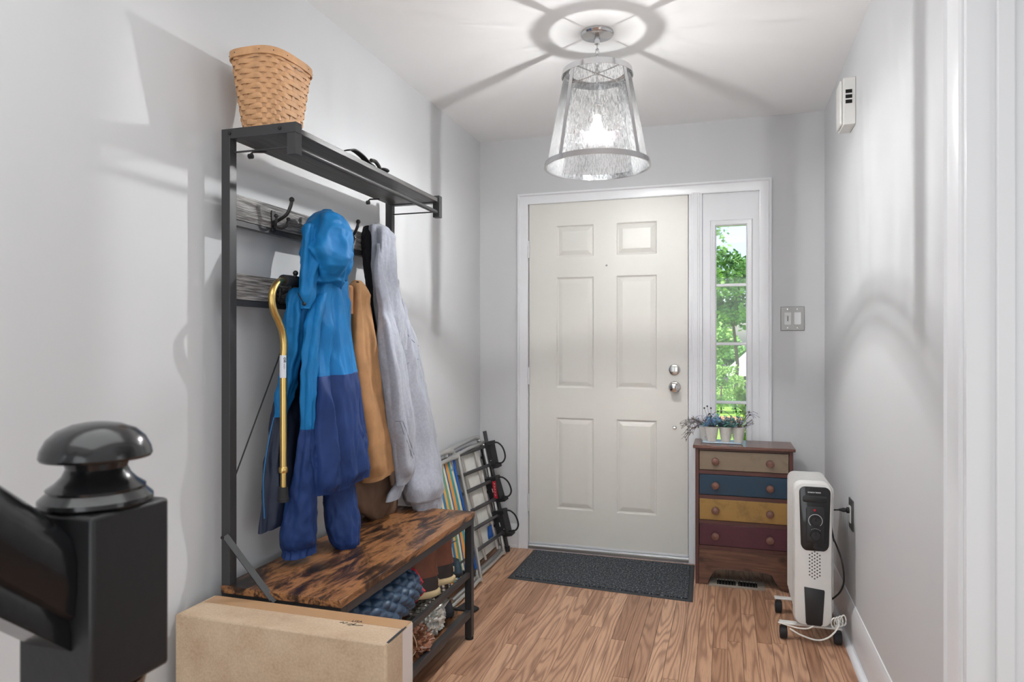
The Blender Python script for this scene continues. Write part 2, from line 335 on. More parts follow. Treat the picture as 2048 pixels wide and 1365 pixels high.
M = dict(
 wall=mat('wall_grey_paint', srgb(208, 209, 211), .6, bump=.05, bscale=60, coords='Object'),
 ceil=mat('ceiling_white', srgb(246, 246, 246), .8, bump=.05, bscale=80),
 trim=mat('white_trim_paint', srgb(232, 233, 236), .28, bump=.03, bscale=40),
 door=mat('off_white_door_paint', srgb(226, 224, 218), .33, bump=.35, bscale=320),
 oak=oak(), rustic=rustic(), greyw=greywood(), blackw=blackwood(), knotty=knotty(), carpet=carpetmat(), kraft=kraft(),
 rubber=mat('black_rubber', srgb(34, 34, 36), .75),
 matedge=mat('mat_rubber_edge', srgb(52, 54, 58), .7),
 steel=mat('black_powder_steel', srgb(52, 52, 54), .42, spec=.5, bump=.05, bscale=400),
 iron=mat('dark_iron', srgb(48, 46, 46), .38, metal=.5),
 chrome=mat('polished_nickel', srgb(210, 208, 205), .12, metal=1),
 satin=mat('satin_nickel', srgb(160, 158, 156), .4, metal=.8),
 chromep=mat('polished_nickel_pendant', srgb(200, 200, 202), .16, metal=1),
 gold=mat('gold_anodised', srgb(208, 176, 110), .28, metal=1),
 alu=mat('aluminium_tube', srgb(214, 214, 212), .28, metal=.85),
 switchp=mat('switch_white', srgb(226, 226, 226), .35),
 blackpaint=mat('glossy_black_paint', srgb(24, 24, 26), .22, coat=.3, bump=.35, bscale=45),
 blacksatin=mat('satin_black_paint', srgb(26, 26, 28), .45, bump=.3, bscale=45),
 seam=mat('grey_seam', srgb(128, 132, 142), .9),
 plasticw=mat('warm_white_plastic', srgb(226, 225, 222), .4),
 heater=mat('heater_white_enamel', srgb(222, 221, 218), .38),
 heaterg=mat('heater_gloss_black', srgb(26, 26, 28), .12),
 heaterm=mat('heater_matt_black', srgb(30, 30, 32), .4),
 cream=mat('weathered_cream_paint_dummy', srgb(150, 140, 120), .5),
 blue=mat('azure_nylon', srgb(22, 112, 172), .62, spec=.28, bump=.8, bscale=42, var=.10, vscale=14),
 blued=mat('azure_nylon_underside', srgb(28, 98, 150), .5, bump=.3, bscale=28),
 navy=mat('navy_nylon', srgb(32, 56, 108), .62, spec=.28, bump=.8, bscale=42, var=.10, vscale=14),
 navyl=mat('dark_navy_lining', srgb(30, 40, 62), .6, bump=.3, bscale=30),
 brown=mat('tan_duck_canvas', srgb(166, 124, 84), .85, bump=.4, bscale=60, var=.12, vscale=14),
 brownrib=mat('tan_rib_knit', srgb(170, 124, 86), .9),
 brownd=mat('dark_brown_canvas', srgb(104, 80, 64), .85, bump=.4, bscale=60, var=.12, vscale=10),
 fleece=mat('black_sherpa', srgb(26, 27, 32), .95, bump=1.0, bscale=260),
 grey=mat('heather_grey_sweat', srgb(160, 164, 175), .92, bump=.5, bscale=150, var=.07, vscale=90, sheen=.2),
 foam=mat('black_foam', srgb(30, 30, 34), .85, bump=.3, bscale=300),
 label=mat('white_label', srgb(214, 218, 226), .5), ink=mat('black_ink', srgb(24, 24, 26), .7), whiteink=mat('white_print', srgb(230, 230, 230), .6),
 splint=mat('ash_splint', srgb(196, 150, 108), .6, var=.14, vscale=30, bump=.3, bscale=60),
 splintd=mat('ash_splint_stake', srgb(188, 142, 102), .6, var=.14, vscale=30),
 red=mat('red_tag', srgb(196, 30, 52), .5), redpipe=mat('red_piping', srgb(200, 40, 60), .6),
 vest=mat('blue_quilted_nylon', srgb(44, 68, 94), .4, bump=.3, bscale=40, var=.12, vscale=20),
 leather=mat('boot_brown_leather', srgb(112, 66, 50), .42, bump=.25, bscale=80, var=.12, vscale=25),
 bootrub=mat('boot_dark_rubber', srgb(44, 38, 38), .45), gum=mat('gum_sole', srgb(206, 184, 142), .6, bump=.3, bscale=120),
 bag=mat('brown_cellophane', srgb(140, 92, 68), .18, bump=.4, bscale=60, var=.2, vscale=30, coat=.5),
 foil=mat('silver_cellophane', srgb(200, 200, 194), .16, metal=.4, bump=.5, bscale=70, var=.25, vscale=40),
 darkcloth=mat('dark_grey_cloth', srgb(46, 48, 54), .8, bump=.4, bscale=60),
 navyshoe=mat('navy_mesh', srgb(34, 56, 70), .7, bump=.5, bscale=200),
 cordw=mat('white_cord', srgb(226, 224, 218), .45), cordb=mat('black_cord', srgb(22, 22, 24), .4),
 twine=mat('tan_cord', srgb(206, 180, 150), .7),
 pane=clearglass('window_glass'), seeded=clearglass('seeded_glass', seeded=True),
 bulb=emis('glowing_bulb', (1, .97, .9, 1), 5, 1), fil=emis('bulb_core', (1, .95, .85, 1), 30),
 cloudfab=mat('white_canvas', srgb(222, 222, 216), .8, var=.05, vscale=18),
 chairblue=mat('cobalt_webbing', srgb(30, 92, 176), .7),
 stripefab=stripes('striped_deckchair_fabric', [(0, srgb(222, 152, 66)), (.16, srgb(60, 148, 158)), (.3, srgb(214, 208, 178)), (.42, srgb(52, 116, 160)), (.56, srgb(222, 172, 86)), (.68, srgb(98, 148, 128)), (.82, srgb(226, 216, 186)), (.92, srgb(44, 92, 150))], .19),
 vent=mat('register_metal', srgb(160, 150, 138), .5), ventd=mat('register_slat', srgb(60, 54, 50), .5), dark=mat('dark_hole', srgb(14, 14, 15), .9),
 outletp=mat('pewter_plate', srgb(92, 90, 90), .35, metal=.7),
 leafb=mat('blue_petals', srgb(120, 160, 200), .6), leafg=mat('sage_leaf', srgb(110, 170, 156), .55), leafd=mat('grey_twig', srgb(110, 100, 98), .7), leafl=mat('pale_lavender_petals', srgb(190, 196, 224), .6), leaft=mat('teal_leaf', srgb(70, 130, 130), .55),
 potw=mat('whitewashed_pot', srgb(216, 214, 208), .6, var=.05, vscale=60), tray=mat('pale_blue_tray', srgb(196, 214, 228), .5),
 tree1=leafmat('maple_foliage', srgb(90, 140, 70), srgb(140, 186, 100), srgb(190, 222, 140)),
 tree2=leafmat('deep_foliage', srgb(76, 122, 66), srgb(116, 164, 92), srgb(160, 200, 124)),
 bush=leafmat('bush_foliage', srgb(84, 130, 62), srgb(136, 178, 92), srgb(190, 216, 140)),
 lime=leafmat('lime_foliage', srgb(120, 170, 50), srgb(176, 214, 84), srgb(222, 240, 140)),
 bark=mat('bark', srgb(92, 84, 72), .9, bump=.5, bscale=30), lawn=mat('lawn', srgb(150, 190, 84), .9, var=.25, vscale=3, bump=.5, bscale=60),
 mulch=mat('mulch', srgb(190, 140, 104), .9, var=.3, vscale=6), siding=mat('cream_siding', srgb(226, 228, 198), .8), roof=mat('pale_shingle', srgb(196, 190, 192), .9, var=.1, vscale=8),
 paving=mat('porch_concrete', srgb(214, 212, 208), .8, var=.06, vscale=5), wframe=mat('house_window_dark', srgb(70, 78, 84), .2),
)
M['dcream'] = paintedwood('weathered_putty_paint', srgb(142, 126, 106), srgb(96, 76, 60), .45)
M['dblue'] = paintedwood('weathered_teal_blue_paint', srgb(34, 62, 84), srgb(70, 60, 58), .3)
M['dyellow'] = paintedwood('weathered_mustard_paint', srgb(166, 130, 70), srgb(92, 70, 50), .55)
M['dred'] = paintedwood('weathered_wine_paint', srgb(84, 40, 50), srgb(60, 34, 34), .4)
M['dframe'] = paintedwood('red_brown_stained_wood', srgb(92, 54, 48), srgb(60, 36, 32), .5, rough=.4)
M['dtop'] = paintedwood('worn_brown_top', srgb(112, 76, 64), srgb(74, 50, 44), .6, rough=.22)
M['knob'] = mat('turned_wood_knob', srgb(122, 86, 74), .4, var=.15, vscale=40)

# ------------------------------------------------------------------ the room
XL, XR, YB, H = -1.4287, .4927, 3.934, 2.44
floor = struct('floor', MB().box(XL-.1, -3.2, -.08, 3.2, YB+.02, -.019), M['oak'], smooth=0)
# strip-oak planks, one object each
pw = .0572; k = 0
pm = {}
x = XL+.004; col = 0
while x < XR+.01:
    y = 1.25-rnd.random()*.6
    while y < YB-.02:
        ln = rnd.choice([.35, .5, .62, .8, .95, 1.15, 1.4])
        y1 = min(y+ln, YB-.012); L_ = round(y1-y, 4)
        if YB-y1 < .15: y1 = YB-.012
        x1 = min(x+pw, XR-.004)
        if x1-x > .01:
            m_ = MB().box(x+.0005, y+.0005, -.019, x1-.0005, y1-.0005, -.0002*rnd.random())
            o = obj('plank', m_, M['oak'], floor, smooth=0, bevel=.0007)
        y = y1+.0001
        if y1 >= YB-.02: break
    x += pw; col += 1
struct('wall_left', MB().box(XL-.12, -3.2, 0, XL, YB+.12, H), M['wall'], smooth=0)
YJ = 1.718   # edge of the cased opening in the right wall
struct('wall_right', MB().box(XR, YJ+.0, 0, XR+.115, YB+.12, H).box(XR, -3.2, 0, XR+.115, .5, H).box(XR, .5, 2.06, XR+.115, YJ, H), M['wall'], smooth=0)
struct('ceiling', MB().box(XL-.12, -3.2, H, 3.2, YB+.12, H+.12), M['ceil'], smooth=0)
struct('wall_back', MB().box(XL, YB, 0, -1.150, YB+.12, H).box(.205, YB, 0, XR, YB+.12, H).box(-1.150, YB, 2.075, .205, YB+.12, H), M['wall'], smooth=0)
# rooms behind the photographer (never in frame)
struct('wall_rear', MB().box(XL-.12, -3.32, 0, 3.2, -3.2, H), M['wall'], smooth=0)
struct('wall_far_right', MB().box(3.2, -3.3, 0, 3.3, 2.3, H).box(XR+.115, 2.2, 0, 3.2, 2.3, H), M['wall'], smooth=0)

def profile_run(name, prof, a, b, axis, m, parent=None):
    """extrude (out, up) profile along axis"""
    mb = MB(); mb.prism(prof, axis, a, b); return struct(name, mb, m, parent, smooth=25)
def bb(h): return [(0, 0), (.019, 0), (.019, .012), (.014, .02), (.014, h-.04), (.011, h-.03), (.011, h-.02), (.006, h-.008), (.004, h), (0, h)]
mb = MB(); mb.prism([(XR-a, b) for a, b in bb(.165)], 'Y', 1.80, YB-.0005); struct('baseboard_right', mb, M['trim'], smooth=25)
mb = MB(); mb.prism([(XL+a, b) for a, b in bb(.14)], 'Y', -.6, YB-.0005); struct('baseboard_left', mb, M['trim'], smooth=25)
mb = MB(); mb.prism([(YB-a, b) for a, b in bb(.14)], 'X', XL+.02, -1.187).prism([(YB-a, b) for a, b in bb(.14)], 'X', .232, XR-.02); struct('baseboard_back', mb, M['trim'], smooth=25)
def qr(r, n=5): return [(0, 0)]+[(r*math.cos(PI/2*i/n), r*math.sin(PI/2*i/n)) for i in range(n+1)]
mb = MB(); mb.prism([(XR-.019-a, b) for a, b in qr(.019)], 'Y', 1.80, 3.9); struct('trim_1', mb, M['trim'], smooth=40)

# casing around door and sidelight (out = -Y from wall)
def casing_frame(name, x0, x1, zt, wdt, m):
    """mitred moulding on the back wall, U shape"""
    prof = [(0, 0), (0, .020), (.010, .022), (.016, .015), (.030, .014), (.040, .012), (wdt-.008, .009), (wdt, .006), (wdt, 0)]
    rs = []
    for u, d in prof:
        rs.append([(x0+u, YB-d-.0005, 0), (x0+u, YB-d-.0005, zt-u), (x1-u, YB-d-.0005, zt-u), (x1-u, YB-d-.0005, 0)])
    mb = MB(); mb.rings(rs, closed=False, cap=False); return struct(name, mb, m, smooth=20, solid=0)
casing_frame('trim_2', -1.186, .231, 2.104, .062, M['trim'])
# jamb, mullion, head, threshold
fr = MB().box(-1.150, YB-.004, 0, -1.124, YB+.12, 2.075).box(-.199, YB-.006, 0, -.126, YB+.12, 2.062).box(.183, YB-.004, 0, .205, YB+.12, 2.075).box(-1.124, YB-.004, 2.047, .183, YB+.12, 2.075)
fr.box(-.212, YB+.052, 0, -.199, YB+.12, 2.062).box(-1.124, YB+.052, 0, -1.108, YB+.12, 2.062).box(-1.124, YB+.052, 2.03, -.199, YB+.12, 2.047)
struct('trim_3', fr, M['trim'], smooth=0, bevel=.002)
struct('trim_4', MB().box(-.185, YB-.011, 0, -.140, YB-.0065, 2.05).box(-.175, YB-.014, 0, -.150, YB-.0115, 2.05), M['trim'], smooth=0, bevel=.0015)
struct('trim_5', MB().box(-1.124, YB-.012, 0, -.199, YB+.12, .018), M['satin'], smooth=0, bevel=.002)   # threshold
struct('trim_6', MB().prism([(YB-.001, .018), (YB+.006, .026), (YB+.03, .026), (YB+.03, .018)], 'X', -1.12, -.2), M['trim'], smooth=0)

def plate(mb, xs, zs, holes, y):
    xs = sorted(xs); zs = sorted(zs)
    for i in range(len(xs)-1):
        for j in range(len(zs)-1):
            cx, cz = (xs[i]+xs[i+1])/2, (zs[j]+zs[j+1])/2
            if any(h[0] < cx < h[2] and h[1] < cz < h[3] for h in holes): continue
            mb.add([(xs[i], y, zs[j]), (xs[i+1], y, zs[j]), (xs[i+1], y, zs[j+1]), (xs[i], y, zs[j+1])], [(0, 1, 2, 3)])
def rect(h, i, y): return [(h[0]+i, y, h[1]+i), (h[2]-i, y, h[1]+i), (h[2]-i, y, h[3]-i), (h[0]+i, y, h[3]-i)]
# door_1
D0, D1, DZ0, DZ1, DY = -1.119, -.203, .036, 2.043, YB+.004
dr = tag(bpy.data.objects.new('door_1', None), 'off-white six-panel front door with nickel knob and deadbolt', None, kind='structure'); C.objects.link(dr); dr.location = (D0, DY, 0); ORG[dr] = Vector((D0, DY, 0))
px = [(-.955, -.731), (-.602, -.372)]; pz = [(1.722, 1.909), (.956, 1.606), (.244, .783)]
holes = [(a, c, b, d) for a, b in px for c, d in pz]
mb = MB(); plate(mb, [D0, D1]+[v for a in px for v in a], [DZ0, DZ1]+[v for a in pz for v in a], holes, DY)
plate(mb, [D0, D1], [DZ0, DZ1], [], DY+.044)
mb.add([(D0, DY, DZ0), (D1, DY, DZ0), (D1, DY, DZ1), (D0, DY, DZ1), (D0, DY+.044, DZ0), (D1, DY+.044, DZ0), (D1, DY+.044, DZ1), (D0, DY+.044, DZ1)], [(0, 1, 5, 4), (1, 2, 6, 5), (2, 3, 7, 6), (3, 0, 4, 7)])
obj('door_slab', mb, M['door'], dr, smooth=0)
for h in holes:
    mb = MB(); seq = [(-.0, 0), (.003, .0008), (.007, .008), (.013, .0095), (.017, .0075), (.032, .0035), (.036, .0015), (.042, .001)]
    mb.rings([rect(h, i, DY+d) for i, d in seq], cap=False); i = .042
    mb.add(rect(h, i, DY+.001), [(0, 1, 2, 3)])
    obj('door_panel', mb, M['door'], dr, smooth=12)
for z in (1.775, 1.025, .273):
    mb = MB().box(-1.127, YB-.008, z-.05, -1.116, YB+.003, z+.05)
    for q in range(3): mb.lathe([(.0065, 0), (.0065, .032)], (-1.1215, YB-.008, z-.05+.034*q), 10)
    obj('hinge', mb, M['trim'], dr)
def lathe_y(prof, c, n=28): return MB().lathe(prof, c, n, 'Y')
kb = lathe_y([(.033, 0), (.033, .004), (.029, .008), (.014, .012), (.011, .03), (.018, .038), (.0265, .048), (.028, .058), (.023, .067), (.010, .071), (.0001, .072)], (-.276, DY, .973))
ko = obj('door_knob', kb, M['chrome'], dr, label='polished nickel round door knob')
kb = lathe_y([(.032, 0), (.032, .006), (.029, .012), (.022, .014), (.0001, .0145)], (-.276, DY, 1.070)); dl = obj('deadbolt', kb, M['chrome'], dr)
obj('thumb_turn', MB().box(-.280, DY-.034, 1.052, -.272, DY-.0147, 1.088), M['chrome'], dl, bevel=.003)
obj('night_latch', lathe_y([(.011, 0), (.011, .004), (.006, .006), (.006, .012), (.009, .016), (.007, .022), (.0001, .0225)], (-.276, DY, .747), 16), M['chrome'], dr)
obj('peephole', lathe_y([(.006, 0), (.006, .003), (.003, .0035), (.0001, .0035)], (-.657, DY, 1.666), 12), M['satin'], dr)
obj('door_sweep', MB().box(D0, DY-.004, DZ0-.006, D1, DY-.0003, DZ0+.006), M['trim'], dr, bevel=.001)

# window_1 : the sidelight
wn = tag(bpy.data.objects.new('window_1', None), 'narrow white sidelight window with four panes beside the front door', None, kind='structure'); C.objects.link(wn); wn.location = (.03, YB, 0); ORG[wn] = Vector((.03, YB, 0))
S0, S1 = -.1245, .1815; G = (-.053, .245, .104, 1.862)
mb = MB(); plate(mb, [S0, S1, G[0], G[2]], [.012, 2.044, G[1], G[3]], [G], YB+.006)
for a in ((0, 0),): pass
mb.add([(S0, YB+.006, .012), (S1, YB+.006, .012), (S1, YB+.006, 2.044), (S0, YB+.006, 2.044), (S0, YB+.05, .012), (S1, YB+.05, .012), (S1, YB+.05, 2.044), (S0, YB+.05, 2.044)], [(0, 1, 5, 4), (1, 2, 6, 5), (2, 3, 7, 6), (3, 0, 4, 7)])
plate(mb, [S0, S1, G[0], G[2]], [.012, 2.044, G[1], G[3]], [G], YB+.05)
mb.rings([rect(G, 0, YB+.006), rect(G, 0, YB+.05)], cap=False)
obj('sash', mb, M['trim'], wn, smooth=0)
mb = MB(); mb.rings([rect(G, -.032, YB+.0058), rect(G, -.030, YB-.002), rect(G, -.024, YB-.005), rect(G, -.012, YB-.002), rect(G, -.006, YB-.001), rect(G, -.002, YB+.004), rect(G, .001, YB+.012), rect(G, .001, YB+.03)], cap=False)
obj('glazing_bead', mb, M['trim'], wn, smooth=15)
mz = [.572, .894, 1.215, 1.537]
for z in mz: obj('muntin', MB().box(G[0], YB+.010, z-.008, G[2], YB+.034, z+.008), M['trim'], wn, bevel=.003)
zz = [G[1]]+mz+[G[3]]
for a, b in zip(zz[:-1], zz[1:]): obj('pane', MB().box(G[0]+.001, YB+.021, a+.004, G[2]-.001, YB+.024, b-.004), M['pane'], wn, smooth=0)

# right-hand cased opening: casing on wall face, jamb with stop
mb = MB()
prof = [(1.797, 0), (1.797, .018), (1.790, .020), (1.784, .014), (1.765, .013), (1.745, .011), (1.728, .008), (1.722, .004), (1.722, 0)]
mb.prism([(XR-d, y) for y, d in prof], 'Z', 0, 2.12); struct('trim_7', mb, M['trim'], smooth=20)
struct('trim_8', MB().box(XR-.001, YJ-.018, 0, XR+.116, YJ-.0005, 2.06), M['trim'], smooth=0, bevel=.0015)
struct('trim_9', MB().box(XR+.052, YJ-.030, 0, XR+.086, YJ-.0185, 2.06), M['trim'], smooth=0, bevel=.003)
mb = MB().prism([(XR+.1165+d, y) for y, d in prof], 'Z', 0, 2.12); struct('trim_10', mb, M['trim'], smooth=20)

# ------------------------------------------------------------------ door mat, floor register
r = root('doormat', (-.62, 3.62, 0), 'charcoal ribbed carpet doormat with rubber edge lying before the front door', 'doormat')
q = [Vector((-1.083, 3.392)), Vector((-1.083, 3.905)), Vector((-.165, 3.895)), Vector((-.150, 3.335))]
def quadprism(mb, q, ins, z0, z1, ins2=None):
    c = sum(q, Vector((0, 0)))/4
    def off(i): return [p+Vector((math.copysign(i, c.x-p.x), math.copysign(i, c.y-p.y))) for p in q]
    mb.rings([[(p.x, p.y, z0) for p in off(ins)], [(p.x, p.y, z1) for p in off(ins2 if ins2 is not None else ins)]])
mb = MB(); quadprism(mb, q, 0, .0005, .004, .006); obj('rubber_border', mb, M['matedge'], r, smooth=0)
mb = MB(); quadprism(mb, q, .022, .0042, .010, .024); obj('carpet_pile', mb, M['carpet'], r, smooth=0)
r = root('floor_register', (.05, 3.65, 0), 'tan metal floor register with slotted grille under the painted dresser', 'vent')
mb = MB(); X0, X1, Y0, Y1 = -.082, .182, 3.592, 3.712
hl = [(-.045, 3.612, .045, 3.694), (.057, 3.612, .148, 3.694)]
xs = sorted([X0, X1]+[v for h in hl for v in (h[0], h[2])]); ys = [Y0, 3.612, 3.694, Y1]
for i in range(len(xs)-1):
    for j in range(3):
        if j == 1 and i in (1, 3): continue
        mb.box(xs[i], ys[j], .0005, xs[i+1], ys[j+1], .006)
obj('register_frame', mb, M['vent'], r, smooth=0)
obj('duct_opening', MB().box(-.045, 3.612, .0002, .148, 3.694, .0006), M['dark'], r, smooth=0)
for h in hl:
    for i in range(6):
        xx = h[0]+.008+i*(h[2]-h[0]-.016)/5
        obj('slat', MB().box(xx-.0022, 3.6125, .0008, xx+.0022, 3.6935, .0055), M['ventd'], r, smooth=0)

# ------------------------------------------------------------------ switch, outlet, chime
r = root('light_switch', (.336, YB, 1.284), 'brushed nickel two-gang plate with dimmer and rocker switches beside the sidelight', 'light switch')
obj('wall_plate', MB().box(.277, YB-.006, 1.285, .395, YB-.0003, 1.413), M['satin'], r, bevel=.003)
for x0, nm in ((.295, 'dimmer'), (.343, 'rocker')):
    d = obj(nm, MB().box(x0, YB-.010, 1.316, x0+.034, YB-.0062, 1.382), M['switchp'], r, bevel=.001)
    if nm == 'dimmer':
        obj('slider', MB().box(x0+.005, YB-.014, 1.363, x0+.029, YB-.0102, 1.368), M['switchp'], d, bevel=.001)
        obj('slider_track', MB().box(x0+.0155, YB-.0108, 1.335, x0+.0185, YB-.0101, 1.362), M['dark'], d, smooth=0)
for xx in (.312, .360):
    for z in (1.300, 1.399): obj('screw', lathe_y([(.0035, .0062), (.0035, .0072), (.0001, .0078)], (xx, YB, z), 10), M['chrome'], r)
r = root('power_outlet', (XR, 3.10, .43), 'pewter wall outlet plate with black plug in it beside the heater', 'outlet')
oc = onX(1704, 1029, XR)
obj('wall_plate', MB().box(XR-.006, oc.y-.045, oc.z-.062, XR-.0003, oc.y+.045, oc.z+.062), M['outletp'], r, bevel=.002)
obj('receptacle', MB().box(XR-.010, oc.y-.018, oc.z-.034, XR-.0062, oc.y+.018, oc.z+.034), M['switchp'], r, bevel=.001)
r = root('door_chime', (XR, 3.07, 2.09), 'white door chime box with three black side slots high on the right wall', 'door chime')
mb = MB(); pr_ = [(XR-.0005, 3.02), (XR-.040, 3.02), (XR-.050, 3.03), (XR-.052, 3.10), (XR-.040, 3.15), (XR-.0005, 3.16)]
obj('housing', MB().box(XR-.046, 3.02, 2.092, XR-.0005, 3.15, 2.280), M['plasticw'], r, bevel=.003)
obj('cover', MB().box(XR-.056, 3.035, 2.098, XR-.0465, 3.135, 2.274), M['plasticw'], r, bevel=.004)
for i in range(3): obj('slot', MB().box(XR-.038, 3.0185, 2.176+i*.0205, XR-.014, 3.0198, 2.190+i*.0205), M['dark'], r, smooth=0)

# ------------------------------------------------------------------ pendant lamp
PX, PY = BULB[0], BULB[1]
r = root('pendant_lamp', (PX, PY, H), 'nickel pendant lantern with seeded glass cone shade hanging from the ceiling', 'pendant lamp')
obj('canopy', MB().lathe([(.064, 0), (.065, -.008), (.060, -.014), (.052, -.016), (.018, -.018), (.012, -.020), (.010, -.045), (.0001, -.046)], (PX, PY, H-.0005), 40), M['chromep'], r)
zc = H-.045
for i in range(5):
    c = Vector((PX, PY, zc-.012-i*.021)); pts = []
    for j in range(16):
        a = 2*PI*j/16; u = .0065*math.cos(a); v = .0155*math.sin(a)
        pts.append(c+(Vector((u, 0, v)) if i % 2 else Vector((0, u, v))))
    obj('chain_link', MB().tube(pts, .0018, 6, closed=True), M['chromep'], r)
RT, RB, ZT0, ZT1, ZB0, ZB1 = .133, .206, 2.265, 2.289, 1.907, 1.928
def band(r0, z0, r1, z1, t=.0035): return MB().rings([[(PX+rr*math.cos(2*PI*j/64), PY+rr*math.sin(2*PI*j/64), z) for j in range(64)] for rr, z in ((r0, z0), (r1, z1), (r1-t, z1), (r0-t, z0))], wrap=True)
def rcone(z): return RB+(RT-RB)*(z-ZB0)/(ZT1-ZB0)
obj('top_ring', band(rcone(ZT0)+.003, ZT0, RT+.003, ZT1), M['chromep'], r, smooth=40)
obj('inner_lip', MB().rings([[(PX+rr*math.cos(2*PI*j/64), PY+rr*math.sin(2*PI*j/64), z) for j in range(64)] for rr, z in ((.110, 2.285), (.132, 2.285), (.132, 2.2875), (.110, 2.2875))], wrap=True), M['chromep'], r, smooth=40)
obj('bottom_ring', band(RB+.003, ZB0, rcone(ZB1)+.003, ZB1, .007), M['chromep'], r, smooth=40)
a0 = math.atan2(-.984, .178)+math.radians(3)
for q in range(4):
    a = a0+PI/4+q*PI/2; ca, sa = math.cos(a), math.sin(a); tx, ty = -sa, ca
    rs = []
    for z, in ((ZB1,), (ZT0,)):
        R0 = rcone(z)+.002; R1 = R0-.003; hw = .0085
        rs.append([(PX+R*ca+s*hw*tx, PY+R*sa+s*hw*ty, z) for R, s in ((R0, -1), (R0, 1), (R1, 1), (R1, -1))])
    obj('strut', MB().rings(rs), M['chromep'], r, smooth=0)
    obj('spoke', MB().tube([(PX+.008*ca, PY+.008*sa, 2.279), (PX+(RT-.004)*ca, PY+(RT-.004)*sa, 2.279)], .0028, 8), M['chromep'], r)
mb = MB(); n = 96; mb.rings([[(PX+(rcone(z)-.0055)*math.cos(2*PI*j/n), PY+(rcone(z)-.0055)*math.sin(2*PI*j/n), z) for j in range(n)] for z in (ZB0+.004, 2.0, 2.1, 2.2, ZT1-.006)], cap=False)
obj('glass_shade', mb, M['seeded'], r, smooth=60)
obj('stem', MB().lathe([(.010, 0), (.010, .010), (.0045, .012), (.0045, .12), (.011, .122), (.012, .132), (.006, .138), (.005, .146)], (PX, PY, 2.154), 16), M['chromep'], r)
obj('lamp_socket', MB().lathe([(.012, 0), (.014, .004), (.014, .036), (.010, .040)], (PX, PY, 2.114), 20), M['satin'], r)
bo = obj('bulb', MB().lathe([(.0005, -.056), (.012, -.052), (.021, -.038), (.024, -.020), (.022, -.004), (.014, .018), (.012, .034)], (PX, PY, 2.08), 24), M['bulb'], r, smooth=80)
obj('filament', MB().tube([(PX-.006, PY+.014, 2.06), (PX-.008, PY+.014, 2.09), (PX+.006, PY+.014, 2.092), (PX+.007, PY+.014, 2.06)], .0025, 6), M['fil'], bo)

# ------------------------------------------------------------------ dresser
DX0, DX1, FY, BY = -.158, .309, 3.605, 3.815
r = root('dresser', (.075, 3.7, 0), 'small rustic dresser with putty, blue, mustard and wine painted drawers under the sidelight', 'dresser')
mb = MB().box(DX0-.008+.005, FY-.018, .688, DX1+.012, BY+.03, .704); obj('dresser_top', mb, M['dtop'], r, bevel=.004)
for x0, x1 in ((DX0+.008, DX0+.026), (DX1-.016, DX1+.002)):
    obj('side_panel', MB().box(x0, FY, .0006, x1, BY, .6875), M['dframe'], r, bevel=.002)
zr = [(.675, .580), (.556, .455), (.433, .328), (.306, .200)]
FX0, FX1 = DX0+.0265, DX1-.0165
for i, (zt, zb) in enumerate(zr):
    obj('rail', MB().box(FX0, FY+.003, zb-.022, FX1, FY+.02, zb-.002), M['dframe'], r, bevel=.001)
obj('rail', MB().box(FX0, FY+.003, .677, FX1, FY+.02, .687), M['dframe'], r, bevel=.001)
obj('back_panel', MB().box(FX0, BY-.01, .1, FX1, BY, .687), M['dframe'], r, smooth=0)
for (zt, zb), mm, lb in zip(zr, ('dcream', 'dblue', 'dyellow', 'dred'), ('putty beige painted drawer', 'dark teal blue painted drawer', 'mustard yellow painted drawer', 'wine red painted drawer')):
    d = obj('drawer', MB().box(FX0+.002, FY-.001, zb, FX1-.002, FY+.17, zt), M[mm], r, label=lb, bevel=.0025)
    for kx in (-.052, .204):
        obj('knob', lathe_y([(.009, 0), (.008, .008), (.012, .013), (.0175, .018), (.019, .025), (.0165, .031), (.009, .035), (.0001, .036)], (kx, FY-.0012, (zt+zb)/2), 20), M['knob'], d)
# apron with arched cut-out
pts = [(FX0, .002), (-.092, .002), (-.082, .030), (-.070, .052), (-.058, .074), (-.040, .084), (.075, .086), (.190, .084), (.214, .076), (.226, .052), (.240, .030), (.256, .012), (.275, .004), (FX1, .002), (FX1, .178), (FX0, .178)]
obj('apron', MB().prism(pts, 'Y', FY+.001, FY+.018), M['knotty'], r, smooth=0)

# potted flowers on a tray with wire handle
DT = .704
r = root('planter_tray', (-.03, 3.72, DT), 'pale blue tray with wire handles carrying four small white pots on the dresser', 'tray')
obj('tray_base', MB().box(-.118, 3.672, DT+.0005, .072, 3.785, DT+.007), M['tray'], r, bevel=.003)
for zz_, rr in ((.145, .080), (.10, .05)):
    pts = [(-.025+rr*math.cos(PI*i/16), 3.728, DT+.02+(zz_-.0)*math.sin(PI*i/16)) for i in range(17)]
    obj('wire_handle', MB().tube(pts, .0016, 6), M['satin'], r)
def pot(x, y):
    mb = MB().lathe([(.021, 0), (.027, .030), (.0335, .072), (.0345, .073), (.0345, .078), (.031, .078), (.030, .066), (.0001, .066)], (x, y, DT+.0075), 24)
    return mb
def leaf(mb, p, d, ln, wd, up=(0, 0, 1)):
    d = Vector(d).normalized(); s = d.cross(Vector(up));
    if s.length < .1: s = Vector((1, 0, 0))
    s.normalize(); n = s.cross(d); p = Vector(p)
    a = p; b = p+d*ln*.45+s*wd/2-n*ln*.05; c = p+d*ln; e = p+d*ln*.45-s*wd/2-n*ln*.05; m_ = p+d*ln*.5+n*ln*.08
    mb.add([a, b, c, e, m_], [(0, 1, 4), (1, 2, 4), (2, 3, 4), (3, 0, 4)])
